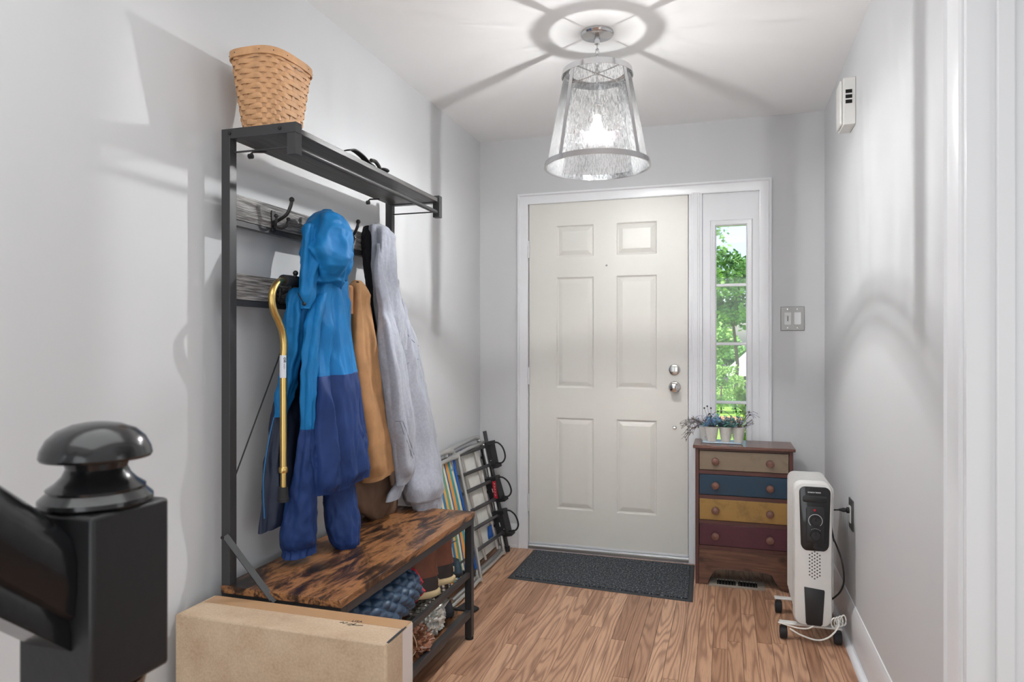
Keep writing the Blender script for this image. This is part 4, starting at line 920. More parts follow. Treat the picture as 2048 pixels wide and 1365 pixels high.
# sleeves
rows = [(560, 646, 660, -1.25, .03), (600, 626, 652, -1.24, .04), (640, 613, 644, -1.235, .05), (700, 606, 638, -1.23, .055), (780, 603, 632, -1.225, .055), (858, 601, 628, -1.235, .06), (920, 592, 629, -1.245, .07), (980, 578, 631, -1.265, .09), (1040, 564, 631, -1.285, .10), (1082, 562, 629, -1.29, .10), (1096, 567, 628, -1.295, .085), (1110, 566, 628, -1.295, .085)]
rs = cloth(rows, n=84, m=110, folds=((3, .002, .004, 2, 1),), crump=.008, cscale=26, vz=.35, seed=5, ridges=[([(600, 640), (740, 620), (860, 616)], 8, 8, .008, .006, 0), ([(900, 612), (1080, 600)], 10, 26, .006, .010, .3), ([(1000, 620), (1085, 618)], 6, 8, .006, .006, 0)])
obj('sleeve', cap(strip(rs, 0, 50), 0), M['blue'], bj, smooth=60)
obj('sleeve', cap(strip(rs, 50, 98), 0), M['navy'], bj, smooth=60, label='navy forearm of the front sleeve')
rs2 = []
for i, ring in enumerate(rs[98:]):
    c = sum(ring, Vector())/len(ring); rs2.append([c+(p-c)*(1.0+.045*math.sin(j*PI/3)*(1 if 1 <= i <= 11 else .5)) for j, p in enumerate(ring)])
obj('elastic_cuff', cap(rs2, .006), M['navy'], bj, smooth=70)
rows = [(880, 640, 700, -1.27, .07), (960, 646, 706, -1.265, .08), (1010, 650, 712, -1.26, .09), (1050, 655, 719, -1.25, .09), (1078, 662, 719, -1.245, .085), (1092, 672, 716, -1.24, .07), (1099, 676, 714, -1.24, .06)]
rs = cloth(rows, n=84, m=60, folds=((3, .002, .004, 2, 2),), crump=.009, cscale=24, vz=.4, seed=6, ridges=[([(960, 690), (1090, 700)], 16, 14, .008, .010, .3)])
obj('sleeve', cap(rs, .006), M['navy'], bj, smooth=60, label='navy rear sleeve')
mb = MB(); c = onX(603, 600, -1.235); mb.tube(smoothpath([c+Vector((0, -.02, .02)), c, c+Vector((0, .012, -.01))]), .0016, 6); mb.sphere(c+Vector((0, .014, -.012)), .006, 10, 6)
obj('drawcord', mb, M['cordb'], bj)

# --- tan canvas coat
tj = root('canvas_coat', (-1.3, 2.3, 1.4), 'tan duck canvas work coat hanging between the blue jacket and the grey hoodie', 'jacket')
rows = [(564, 702, 724, -1.305, .05), (580, 690, 734, -1.305, .08), (620, 686, 744, -1.315, .09), (680, 690, 752, -1.305, .11), (760, 700, 762, -1.295, .12), (850, 706, 775, -1.29, .13), (930, 714, 786, -1.285, .13), (948, 718, 787, -1.285, .125)]
rs = cloth(rows, n=96, m=80, folds=((3, .003, .004, 1.0, 2.4),), crump=.009, cscale=16, vz=.35, seed=7, tilt=.02, ridges=[([(580, 712), (700, 712), (930, 745)], 9, 26, .012, .018, .2), ([(640, 738), (780, 758)], 8, 8, .010, .004, .5)])
obj('coat_body', cap(rs, .012), M['brown'], tj, smooth=70)
rs = cloth([(574, 686, 706, -1.30, .03), (600, 686, 706, -1.295, .04), (628, 688, 706, -1.295, .035)], n=60, m=20, folds=((22, .0015, .0015, 0, 0),), seed=8)
obj('knit_cuff', cap(rs), M['brownrib'], tj, smooth=70)
rows = [(935, 716, 786, -1.33, .06), (970, 706, 792, -1.33, .08), (1000, 712, 796, -1.33, .09), (1022, 730, 794, -1.33, .08), (1034, 746, 784, -1.33, .05)]
rs = cloth(rows, n=80, m=40, folds=((4, .005, .005, 2, 0),), crump=.008, cscale=14, seed=9)
obj('coat_sleeve', cap(rs, .004), M['brownd'], tj, smooth=70, label='dark brown sleeve tail showing below the hem')

# --- grey hoodie
gh = root('hoodie', (-1.25, 2.5, 1.6), 'heather grey zip hoodie with black fleece lining hanging from the last upper hook', 'hoodie')
rows = [(456, 728, 760, -1.335, .05), (480, 724, 757, -1.335, .07), (520, 727, 757, -1.335, .07), (580, 734, 758, -1.33, .07), (640, 741, 762, -1.325, .06), (720, 750, 772, -1.32, .05), (800, 760, 790, -1.32, .04)]
rs = cloth(rows, n=64, m=60, folds=((3, .004, .004, 2, 0),), crump=.003, cscale=60, seed=10)
obj('fleece_lining', cap(rs), M['fleece'], gh, smooth=70, label='black fleece hood lining')
rows = [(451, 746, 770, -1.315, .03), (457, 741, 780, -1.305, .06), (478, 741, 788, -1.295, .09), (530, 745, 792, -1.285, .10), (580, 749, 797, -1.28, .11), (620, 753, 806, -1.275, .11), (660, 756, 812, -1.27, .10), (700, 760, 812, -1.27, .08)]
rs = cloth(rows, n=120, m=90, folds=((3, .003, .003, 2.2, .6),), crump=.009, cscale=20, vz=.25, seed=11,
    ridges=[([(458, 746), (560, 752), (690, 760)], 6, 6, .008, .006, 0), ([(462, 762), (540, 762), (640, 780)], 10, 16, .012, .010, .3), ([(470, 782), (560, 786), (620, 796)], 8, 9, .012, .010, -.3), ([(520, 760), (640, 765)], 6, 9, .008, .008, 0)])
obj('hood', cap(rs), M['grey'], gh, smooth=60)
rows = [(560, 778, 796, -1.325, .03), (590, 776, 802, -1.325, .05), (625, 774, 817, -1.32, .07), (680, 776, 833, -1.315, .09), (740, 782, 845, -1.305, .10), (820, 792, 862, -1.29, .115), (900, 802, 878, -1.27, .12), (960, 808, 886, -1.235, .125), (990, 815, 887, -1.225, .12), (998, 826, 887, -1.22, .09), (1022, 832, 884, -1.22, .08)]
rs = cloth(rows, n=96, m=90, folds=((3, .003, .004, 1.5, 0),), crump=.010, cscale=16, vz=.5, seed=12, ridges=[([(600, 800), (700, 822), (820, 846), (980, 868)], 8, 22, .008, .010, .2), ([(620, 786), (760, 806), (900, 830)], 8, 14, .008, .008, 0)])
obj('sleeve', cap(rs[:81], 0), M['grey'], gh, smooth=60)
SRS = rs; HSEAM = [(798, 592), (800, 615), (806, 645), (818, 672), (838, 692)]
rs2 = [[p for p in ring] for ring in rs[80:]]
hrs = SRS
obj('rib_cuff', cap(rs2, .006), M['grey'], gh, smooth=70)
rows = [(490, 754, 758, -1.275, .01), (540, 751, 766, -1.262, .025), (575, 752, 774, -1.255, .035), (610, 755, 784, -1.25, .05), (640, 756, 790, -1.243, .06), (660, 755, 794, -1.235, .07), (700, 755, 806, -1.225, .09), (760, 760, 816, -1.22, .10), (830, 770, 826, -1.215, .10), (890, 780, 831, -1.21, .10), (930, 787, 829, -1.21, .095), (955, 792, 822, -1.215, .07), (970, 792, 812, -1.22, .05)]
rs = cloth(rows, n=96, m=90, folds=((3, .003, .004, 1.3, 1),), crump=.009, cscale=16, vz=.35, seed=13, ridges=[([(640, 772), (760, 790), (940, 812)], 8, 16, .008, .010, 0)])
bd = obj('front_panel', cap(rs), M['grey'], gh, smooth=70)
mb = MB()
# zip edge and pocket seams follow the panel's outer side
def surf(rs, v, a): 
    ring = rs[min(len(rs)-1, int(v*(len(rs)-1)))]; return ring[int((a/(2*PI))*len(ring)) % len(ring)]
def nearpix(rs, px_, py_):
    best = None
    for ring in rs:
        for p in ring:
            d = -p.x*sn+p.y*cs; u = 1024+F*(p.x*cs+p.y*sn)/d; v = HOR-F*(p.z-EYE)/d
            e_ = (u-px_)**2+(v-py_)**2
            if e_ < 30 or best is None:
                k_ = (d+e_*.004)
                if best is None or k_ < best[0]: best = (k_, p)
    return best[1]
for seq in ([(793, 843), (806, 842), (830, 912)], [(790, 844), (803, 848), (826, 918)]):
    pts = []
    for a, b in zip(seq[:-1], seq[1:]):
        for t in (0, .25, .5, .75): pts.append(nearpix(rs, a[0]+(b[0]-a[0])*t, a[1]+(b[1]-a[1])*t))
    pts.append(nearpix(rs, *seq[-1])); mb.tube(pts, .0016, 6)
obj('pocket_seam', mb, M['seam'], gh, smooth=70)
obj('shoulder_seam', MB().tube(smoothpath([nearpix(SRS, *q_) for q_ in HSEAM], 4), .0014, 6), M['seam'], gh, smooth=70)
obj('shoulder_seam', MB().tube(smoothpath([nearpix(SRS, *q_) for q_ in [(800, 742), (818, 728), (838, 716)]], 4), .0014, 6), M['seam'], gh, smooth=70)
mb = MB(); pts = []
for v in range(14):
    py_ = 640+v*25; pts.append(nearpix(rs, 756+max(0, (py_-700))*.135, py_))
mb.tube(smoothpath(pts, 3), .0028, 6); obj('zip_edge', mb, mat('zip_tape', srgb(120, 124, 134), .7), gh, smooth=70)
rs = cloth([(940, 800, 822, -1.24, .03), (965, 790, 812, -1.245, .03), (985, 776, 806, -1.25, .035), (1000, 772, 800, -1.25, .03)], n=48, m=24, crump=.003, cscale=30, seed=14)
obj('waistband', cap(rs), M['grey'], gh, smooth=70)
rows = [(900, 808, 846, -1.31, .05), (960, 804, 842, -1.31, .06), (990, 806, 842, -1.31, .06), (1008, 812, 838, -1.31, .05)]
rs = cloth(rows, n=60, m=30, folds=((4, .003, .003, 1, 1),), crump=.004, cscale=20, seed=15)
obj('sleeve', cap(rs), M['grey'], gh, smooth=70)

# ------------------------------------------------------------------ cane
r = root('walking_cane', (-1.28, 1.78, .75), 'gold aluminium offset walking cane with black foam grip hanging in front of the blue jacket', 'cane')
XC = -1.272
def P(x, y, X=XC): return onX(x, y, X)
pts = smoothpath([P(577, 568, -1.300), P(566, 561, -1.29), P(553, 568, -1.278), P(545, 585), P(544, 605), P(549, 625), P(558, 645), P(565, 665), P(568, 690), P(567, 720), P(567, 800), P(567, 880), P(567, 940)], 6)
obj('shaft', MB().tube(pts, .0105, 14), M['gold'], r)
obj('extension_tube', MB().tube([P(567, 940), P(567, 978)], .0088, 14), M['gold'], r)
obj('locking_collar', MB().lathe([(.0125, 0), (.0140, .003), (.0140, .014), (.0118, .018)], tuple(P(567, 946)), 16), M['gold'], r)
tp = P(567, 1004)
obj('rubber_tip', MB().lathe([(.0165, 0), (.0165, .010), (.0150, .012), (.0128, .040), (.0128, .044)], tuple(tp), 20), M['rubber'], r, label='grey rubber tip')
g0 = P(570, 563, -1.305); g1 = g0+Vector((.0, .155, -.012))
obj('foam_grip', MB().tube(smoothpath([P(567, 561, -1.29), g0+Vector((0, .04, .004)), g0+Vector((0, .10, .002)), g1]), .0175, 16), M['foam'], r)
l0, l1 = P(567, 711), P(567, 756)
mb = MB(); rr = .0112; rs = []
for z in (l0.z, l1.z):
    rs.append([(l0.x+rr*math.cos(a), l0.y+rr*math.sin(a), z) for a in [math.radians(190+160*i/14) for i in range(15)]])
mb.rings(rs, closed=False, cap=False); obj('sticker', mb, M['label'], r, smooth=60)
vd = Vector((l0.x, l0.y, 0)).normalized()   # away from camera
rm = Matrix.Rotation(math.atan2(vd.y, vd.x)-PI/2, 3, 'Z') @ RXm @ Matrix.Rotation(-PI/2, 3, 'Z')
sp_ = Vector((vd.y, -vd.x, 0))
text('CVS', .0085, Vector((l0.x, l0.y, l0.z-.014))-vd*.0117+sp_*.0005, rm, M['ink'], r, bold=.0002)
text('Health', .006, Vector((l0.x, l0.y, l0.z-.033))-vd*.0117+sp_*.0005, rm, M['satin'], r)

# ------------------------------------------------------------------ basket on the top shelf
r = root('splint_basket', (-1.29, 1.76, 1.83), 'woven tan splint basket standing on the near end of the top shelf', 'basket')
bz0, bz1 = 1.8325, 2.052
def sup(a, hx, hy, e=.6):
    c_, s_ = math.cos(a), math.sin(a); return (math.copysign(abs(c_)**e, c_)*hx, math.copysign(abs(s_)**e, s_)*hy)
def bdim(t): return (.060+.026*t, .080+.031*t)
bc = Vector((-1.292, 1.745))
NS = 26; NR = 15
for i in range(NR):
    t = (i+.5)/NR; hx, hy = bdim(t); z = bz0+(bz1-.012-bz0)*t; hgt = .0076; rs_o = []; 
    ring = []
    for j in range(NS*6):
        a = 2*PI*j/(NS*6); x_, y_ = sup(a, 1, 1); off = .0026*math.cos(NS/2*a+PI*(i % 2)); 
        ux, uy = sup(a, hx, hy); ln = math.hypot(ux, uy); ring.append((bc.x+ux*(1+off/ln), bc.y+uy*(1+off/ln), ux/ln, uy/ln))
    rs = [[(p[0]+p[2]*d, p[1]+p[3]*d, z+dz+.0008*math.sin(7*t+p[0]*60)) for p in ring] for d, dz in ((0, -hgt), (.0016, -hgt*.4), (.0016, hgt*.4), (0, hgt), (-.0009, hgt), (-.0009, -hgt))]
    obj('weaver', MB().rings(rs, wrap=True), M['splint'], r, smooth=40)
for j in range(NS):
    a = 2*PI*j/NS; mb = MB(); rs = []
    for t in (0, .5, 1):
        hx, hy = bdim(t); ux, uy = sup(a, hx, hy); ux2, uy2 = sup(a+.02, hx, hy); tx, ty = ux2-ux, uy2-uy; l_ = math.hypot(tx, ty); tx /= l_; ty /= l_; nx, ny = ty, -tx
        z = bz0+(bz1-bz0)*t; cx, cy = bc.x+ux, bc.y+uy; hw = .0065
        rs.append([(cx+tx*s_*hw+nx*d, cy+ty*s_*hw+ny*d, z) for s_, d in ((-1, .0007), (1, .0007), (1, -.0007), (-1, -.0007))])
    mb.rings(rs); obj('stake', mb, M['splintd'], r, smooth=0)
hx, hy = bdim(1)
def rimb(d0, d1, z0, z1):
    rs = []
    for d, z in ((d0, z0), (d1, z0), (d1, z1), (d0, z1)):
        rs.append([(bc.x+sup(2*PI*j/96, hx+d, hy+d)[0], bc.y+sup(2*PI*j/96, hx+d, hy+d)[1], z) for j in range(96)])
    return MB().rings(rs, wrap=True)
obj('rim', rimb(.002, .006, bz1-.020, bz1+.002), M['splint'], r, smooth=50, bevel=.0008)
obj('rim', rimb(-.006, -.002, bz1-.020, bz1+.002), M['splint'], r, smooth=50)
for j in range(12):
    a = 2*PI*(j+.5)/12; ux, uy = sup(a, hx+.0062, hy+.0062); obj('nail', MB().sphere((bc.x+ux, bc.y+uy, bz1-.009), .0016, 6, 4), M['ventd'], r)
hx, hy = bdim(0)
obj('basket_base', MB().prism([(bc.x+sup(2*PI*j/48, hx, hy)[0], bc.y+sup(2*PI*j/48, hx, hy)[1]) for j in range(48)], 'Z', bz0-.0075, bz0-.002), M['splintd'], r, smooth=0)

# black strap coil lying on the top shelf
r = root('webbing_strap', (-1.2, 2.15, 1.823), 'black webbing strap lying loose toward the far end of the top shelf', 'strap')
def ribbon(pts, w_, t_=.0016):
    pts = smoothpath(pts, 6); mb = MB(); rs = []
    for i, p in enumerate(pts):
        t = (pts[min(i+1, len(pts)-1)]-pts[max(i-1, 0)]).normalized(); s_ = Vector((1, 0, 0)); n_ = t.cross(s_).normalized()
        rs.append([p+s_*w_/2+n_*t_/2, p-s_*w_/2+n_*t_/2, p-s_*w_/2-n_*t_/2, p+s_*w_/2-n_*t_/2])
    return mb.rings(rs)
obj('strap_loop', ribbon([onX(694, 301, -1.2), onX(706, 300, -1.2), onX(722, 311, -1.2), onX(736, 326, -1.2), onX(746, 334, -1.2)], .022, .004), M['rubber'], r, smooth=60)
obj('buckle', MB().tube(smoothpath([onX(742, 321, -1.19), onX(750, 323, -1.19), onX(756, 330, -1.19), onX(760, 338, -1.19)], 4), .007, 8), M['iron'], r)
c = onX(768, 341, -1.19); obj('coil', MB().sphere((c.x, c.y, c.z), .024, 16, 8, (.8, 1, .32)), M['rubber'], r)

# ------------------------------------------------------------------ things on the lower shelves
def boot(x, y, label):
    b = root('duck_boot', (x, y, .273), label, 'boot', 'brown leather duck boots on the wire shelf')
    def foot(z, s, sh=0):   # outline of the foot, heel at +X, toe at -X
        pts = []
        for j in range(28):
            a = 2*PI*j/28; L_ = .135*s; cx = x-.135; ux = math.cos(a); uy = math.sin(a)
            wdt = .054*s*(1+.18*(-ux) if ux < 0 else 1-.12*ux)
            pts.append((cx+L_*math.copysign(abs(ux)**.85, ux), y+wdt*uy, z))
        return pts
    z0 = .2745
    obj('gum_sole', MB().rings([foot(z0, 1.0), foot(z0+.004, 1.04), foot(z0+.020, 1.04), foot(z0+.024, .99)]), M['gum'], b, smooth=50)
    def blend(z, k_, tz=0):   # shrinks toward the ankle
        f_ = foot(z, .98); cx = x-.055
        return [(cx+(p[0]-cx)*(1-k_*.62 if p[0] < cx else 1-k_*.12), y+(p[1]-y)*(1-k_*.08), z) for p in f_]
    obj('rubber_shell', MB().rings([blend(z0+.0245, 0), blend(z0+.045, .05), blend(z0+.062, .35), blend(z0+.074, .7)]), M['bootrub'], b, smooth=60)
    obj('leather_shaft', MB().rings([blend(z0+.0745, .68), blend(z0+.09, .84), blend(z0+.13, .95), blend(z0+.17, .98), blend(z0+.196, .90)]), M['leather'], b, smooth=60)
    obj('heel_strip', MB().tube([(x-.008, y, z0+.075), (x-.015, y, z0+.13), (x-.014, y, z0+.19)], .006, 8), M['leather'], b)
    obj('heel_patch', MB().box(x-.0035, y-.009, z0+.040, x+.0005, y+.009, z0+.056), M['twine'], b, bevel=.001)
    obj('pull_loop', MB().tube([(x-.02+.0*i, y+.014*math.cos(PI*i/8), z0+.19+.022*math.sin(PI*i/8)) for i in range(9)], .003, 6), M['rubber'], b)
    b.rotation_euler.z = math.radians(24); b.scale = (1.08, 1.15, 1.0)
    return b
boot(-1.030, 2.385, 'brown leather duck boot with cream sole, the nearer of the pair under the bench')
boot(-1.030, 2.535, 'brown leather duck boot, farther of the pair, next to the deck chairs')
# quilted vest bundled on the wire shelf
r = root('quilted_jacket', (-1.15, 2.0, .273), 'blue quilted jacket with red piping bundled on the wire shelf under the bench', 'jacket')
rs = []; n = 140; m = 110
for i in range(m+1):
    v = i/m; y = 1.70+.53*v; R0 = .085*math.sin(PI*min(1, .12+v*1.05))**.35 if v < .9 else .085*(1-.35*((v-.9)/.1)**2)
    R0 = .088*(min(1, (v+.03)*5))**.5*(1 if v < .93 else 1-(v-.93)*2.2)
    cz = .284+R0*.96; cx = -1.145+.03*math.sin(v*3); ring = []
    for j in range(n):
        a = 2*PI*j/n; q_ = abs(math.sin(7*a+v*26))*abs(math.sin(7*a-v*26)); d = R0+.012*q_**.5-.008+.008*noise.noise(Vector((v*6, math.cos(a)*2, math.sin(a)*2)))
        ring.append(Vector((cx+d*1.45*math.cos(a), y, max(.276, cz+d*math.sin(a)))))
    rs.append(ring)
obj('quilted_body', MB().rings(rs), M['vest'], r, smooth=60)
ring = rs[106]; c = sum(ring, Vector())/len(ring)
obj('piping', MB().tube([c+(p-c)*1.02+Vector((0, .004, 0)) for p in ring[::4]], .0045, 6, closed=True), M['redpipe'], r)
ring = rs[1]; c = sum(ring, Vector())/len(ring)
obj('piping', MB().tube([c+(p-c)*1.02+Vector((0, -.002, 0)) for p in ring[::4]], .004, 6, closed=True), M['redpipe'], r)
def lump(c, s, crump, seed, n=40, m=24, cs_=18, zmin=None):
    rs = []
    for i in range(m+1):
        t = PI*(i+.05)/(m+.1)
        ring = []
        for j in range(n):
            a = 2*PI*j/n; d = Vector((math.sin(t)*math.cos(a), math.sin(t)*math.sin(a), math.cos(t)))
            k_ = 1+crump*(1-2.4*abs(noise.noise(d*cs_*.12+Vector((seed, 0, 0)))))+crump*.5*(1-2.4*abs(noise.noise(d*cs_*.3+Vector((0, seed, 0)))))
            p = Vector((c[0]+d.x*s[0]*k_, c[1]+d.y*s[1]*k_, c[2]+d.z*s[2]*k_))
            if zmin is not None: p.z = max(p.z, zmin)
            ring.append(p)
        rs.append(ring)
    return MB().rings(rs)
tag(obj('plastic_bottle', MB().lathe([(.001, 0), (.030, .002), (.032, .012), (.032, .13), (.026, .15), (.012, .165), (.012, .18), (.0001, .181)], (-1.175, 2.275, .275), 20), mat('teal_grey_plastic', srgb(74, 98, 110), .3)), 'teal grey plastic bottle standing between quilted jacket and duck boots', 'bottle')
tag(obj('knit_scarf', lump((-1.24, 1.78, .335), (.085, .085, .058), .22, 4, zmin=.276), M['darkcloth'], smooth=70), 'dark grey knit scarf heaped at the near end of the wire shelf', 'scarf')
tag(obj('cloth_bag', lump((-1.16, 2.07, .180), (.11, .14, .07), .2, 9, zmin=.1175), M['darkcloth'], smooth=70), 'dark cloth bag on the bottom shelf behind the cardboard box', 'bag')
tag(obj('brown_paper_bag', lump((-1.085, 2.245, .150), (.062, .075, .040), .34, 3, 56, 40, 30, zmin=.1175), M['bag'], smooth=25), 'shiny brown plastic bag crumpled on the bottom shelf', 'bag')
r = root('plastic_package', (-1.12, 2.37, .117), 'clear silvery plastic wrapped package behind the brown bag on the bottom shelf', 'package')
obj('wrapper', lump((-1.085, 2.385, .172), (.050, .075, .055), .34, 7, 56, 40, 34, zmin=.1175), M['foil'], r, smooth=20)
mb = MB()
for i in range(5):
    o_ = Vector((-1.075+.004*i, 2.30+.012*i, .150+.004*i)); d = Vector((.02, .13, .055)); s_ = Vector((.018, -.006, .004))
    mb.rings([[o_, o_+s_, o_+s_+Vector((0, 0, .003)), o_+Vector((0, 0, .003))], [o_+d, o_+d+s_, o_+d+s_+Vector((0, 0, .003)), o_+d+Vector((0, 0, .003))]])
obj('folded_strip', mb, M['foil'], r, smooth=0)
tag(obj('tissue_bundle', lump((-1.24, 2.28, .175), (.06, .10, .06), .3, 17, 48, 36, 26, zmin=.1175), M['bag'], smooth=30), 'brown cellophane bundle tucked deep on the bottom shelf', 'bag')
def shoe(x, y, z, m, name, label, cat, g=None):
    r_ = root(name, (x, y, z), label, cat, g)
    def ft(zz, s): return [(x+.115*s*math.copysign(abs(math.cos(2*PI*j/24))**.8, math.cos(2*PI*j/24)), y+.042*s*math.sin(2*PI*j/24), zz) for j in range(24)]
    obj('sole', MB().rings([ft(z+.001, .95), ft(z+.006, 1.0), ft(z+.018, 1.0)]), M['darkcloth'], r_, smooth=50)
    def up(zz, k_): return [((p[0]-x-.03)*(1-k_ if p[0] < x+.03 else 1-k_*.3)+x+.03, y+(p[1]-y)*(1-k_*.35), zz) for p in ft(zz, .97)]
    obj('upper', MB().rings([up(z+.0185, 0), up(z+.035, .1), up(z+.052, .35), up(z+.066, .55)]), m, r_, smooth=60)
    return r_
shoe(-1.13, 2.590, .2745, M['navyshoe'], 'sneaker', 'dark teal mesh sneaker at the far end of the wire shelf', 'shoe')
shoe(-1.16, 2.57, .1175, M['darkcloth'], 'slipper', 'dark grey slipper at the far end of the bottom shelf', 'shoe')
tag(obj('tan_cord', MB().tube(smoothpath([onX(822, 1262, -1.04), onX(831, 1282, -1.03), onX(833, 1298, -1.03), onX(826, 1312, -1.035), onX(818, 1318, -1.05)]), .002, 6), M['twine']), 'thin tan cord looping off the bottom shelf behind the cardboard box', 'cord')

# ------------------------------------------------------------------ folded deck chairs against the left wall
def lean(y, z, d=0): return Vector((-1.250-.145*(z/.68)+d, y, z))
def chair(y0, y1, zt, d, label, fab, wide):
    r_ = root('beach_chair', lean((y0+y1)/2, 0, d), label, 'beach chair', 'folded deck chairs leaning on the left wall')
    rad = .07
    pts = [lean(y0, .02, d), lean(y0, zt-rad, d), lean(y0+rad*.3, zt-rad*.3, d), lean(y0+rad, zt, d), lean(y1-rad, zt+.01, d), lean(y1-rad*.3, zt-rad*.25, d), lean(y1, zt-rad, d), lean(y1, .10, d), lean(y1-rad*.3, .04, d), lean(y1-rad, .016, d), lean(y0+rad, .016, d)]
    obj('frame_tube', MB().tube(smoothpath(pts, 5), .0125, 12), M['alu'], r_)
    d2 = d+.03
    obj('leg_tube', MB().tube(smoothpath([lean(y0-.05, zt-.03, d2), lean(y1-.08, zt-.02, d2), lean(y1-.04, zt-.08, d2), lean(y1-.05, .06, d2), lean(y1-.1, .024, d2), lean(y0-.05, .022, d2)], 5), .010, 10), M['alu'], r_)
    mb = MB(); rs = []
    for i in range(15):
        t = i/14; z = zt-.035-(zt-.10)*t; w_ = .012*math.sin(t*9); rs.append([lean(wide[0]+w_, z, d+.008), lean(wide[1]+w_*.6, z, d+.008+.012*math.sin(t*PI)), lean(wide[1]+w_*.6, z, d+.004+.012*math.sin(t*PI)), lean(wide[0]+w_, z, d+.004)])
    obj('seat_fabric', MB().rings(rs), fab, r_, smooth=60)
    return r_
c1 = chair(2.90, 3.34, .655, .035, 'folded deck chair with multicoloured striped fabric nearest the hall tree', M['stripefab'], (2.95, 3.255))
for yy, w_ in ((3.262, .022),):
    obj('blue_webbing', MB().rings([[lean(yy-.008*math.sin(i), .62-.05*i, .052), lean(yy+w_-.008*math.sin(i), .62-.05*i, .052), lean(yy+w_-.008*math.sin(i), .62-.05*i, .048), lean(yy-.008*math.sin(i), .62-.05*i, .048)] for i in range(12)]), M['chairblue'], c1, smooth=60)
obj('pivot_bolt', MB().sphere(onX(901, 941, -1.335), .012, 14, 10), M['chrome'], c1)
obj('pivot_bolt', MB().sphere(onX(914, 1144, -1.22), .012, 14, 10), M['chrome'], c1)
c2 = chair(3.28, 3.80, .66, .008, 'folded white canvas deck chair with blue corners beside the front door casing', M['cloudfab'], (3.30, 3.70))
obj('blue_webbing', MB().box(-1.372, 3.46, .575, -1.366, 3.60, .64), M['chairblue'], c2, smooth=0)
obj('blue_webbing', MB().box(-1.262, 3.60, .13, -1.256, 3.68, .20), M['chairblue'], c2, smooth=0)
for yy in (3.42, 3.62):
    obj('slat_tube', MB().tube([lean(yy, .62, .034), lean(yy+.05, .06, .034)], .008, 8), M['alu'], c2)

# folded metal gate rack leaning in front of the deck chairs
r = root('metal_rack', (-1.22, 3.5, 0), 'folded black metal rod rack with three latch blocks leaning by the door casing', 'rack')
bars = [((969.6, 893.5), (886, 922)), ((977, 931), (891, 964.5)), ((979.6, 963), (887, 1006)), ((989.5, 998), (934.7, 1026.8)), ((994.5, 1030.5), (897, 1089)), ((1003, 1065.4), (901, 1139))]
ends = []
for i, (a, b) in enumerate(bars):
    X_ = -1.335+.022*i; A = onX(a[0]+6, a[1]-2, X_); 
    u = onX(b[0], b[1], X_-.02); Bv = u-A; Bv = Bv*(((A.y-2.80))/abs(Bv.y)) if abs(Bv.y) > .1 else Bv
    B = A+Bv; B.x = max(B.x, XL+.03); ends.append(A)
    obj('rod', MB().tube([A, B], .0098, 10), M['steel'], r)
    dn = (A-B).normalized()
    obj('rod_collar', MB().tube([A-dn*.05, A-dn*.028], .0145, 12), M['steel'], r)
T = onX(969, 863, -1.345); Bt = onX(1015, 1100, -1.215); Bt.z = max(.0105, Bt.z)
obj('upright_tube', MB().tube([T, T.lerp(Bt, .5), Bt], .0115, 12), M['steel'], r)
obj('end_cap', MB().tube([Bt+Vector((0, 0, -.009)), Bt+Vector((-.002, 0, .02))], .015, 12), M['rubber'], r)
for i in (0, 2, 4):
    a, b = ends[i], ends[i+1]; c = (a+b)/2; up = (a-b).normalized(); sd = Vector((0, 1, 0)); out = up.cross(sd).normalized()
    if out.x < 0: out = -out
    def OB(u0, u1, s0, s1, o0, o1): 
        vs = [c+up*u+sd*s_+out*o_ for u in (u0, u1) for s_ in (s0, s1) for o_ in (o0, o1)]
        return MB().add(vs, [(0, 1, 3, 2), (4, 6, 7, 5), (0, 4, 5, 1), (2, 3, 7, 6), (0, 2, 6, 4), (1, 5, 7, 3)])
    bk = obj('latch_block', OB(-.058, .058, -.045, .045, -.034, .030), M['rubber'], r, bevel=.003)
    obj('latch_tab', OB(.0585, .078, -.050, .030, -.030, .040), M['rubber'], bk, bevel=.002)
    obj('latch_tab', OB(-.080, -.0585, -.03, .040, .000, .048), M['rubber'], bk, bevel=.002)
    obj('latch_screw', MB().sphere(c-up*.005-sd*.035-out*.036, .009, 10, 8), M['iron'], bk)
    obj('latch_screw', MB().sphere(c-up*.030-sd*.0455+out*.018, .0035, 8, 6), M['chrome'], bk)
    lp = smoothpath([c+up*.064+out*.02, c+up*.064+out*.060, c+up*.03+out*.088, c-up*.025+out*.092, c-up*.056+out*.066, c-up*.05+out*.026], 6)
    obj('pull_handle', MB().tube(lp, .0048, 8), M['rubber'], bk)
    obj('block_mark', OB(-.012, .012, -.0458, -.0452, -.003, .001), M['whiteink'], bk, smooth=0)
    if i == 2:
        vs = MB().rings([[c+up*.055+out*.012-sd*.047, c+up*.055+out*.032-sd*.047, c+up*.055+out*.032-sd*.049, c+up*.055+out*.012-sd*.049], [c-up*.052-out*.004-sd*.047, c-up*.052+out*.017-sd*.047, c-up*.052+out*.017-sd*.049, c-up*.052-out*.004-sd*.049]])
        tg = obj('warning_tag', vs, M['red'], r, smooth=0, label='red tag with white lettering')
        mb = MB()
        for q_ in range(5):
            u = .044-.017*q_; s_ = .037-.003*q_; b0 = c+up*u-sd*.0496+out*(.021-.003*q_)
            mb.tube([b0-out*.003, b0-up*.006+out*.004, b0-up*.011-out*.002], .0011, 4)
        obj('tag_lettering', mb, M['whiteink'], tg)
tag(obj('rubber_wedge', MB().prism([(-1.175, 2.92), (-1.085, 2.90), (-1.075, 2.95), (-1.16, 3.0)], 'Z', .0006, .014), M['rubber'], bevel=.004), 'flat black rubber foot lying on the floor by the far bench leg', 'rubber foot')

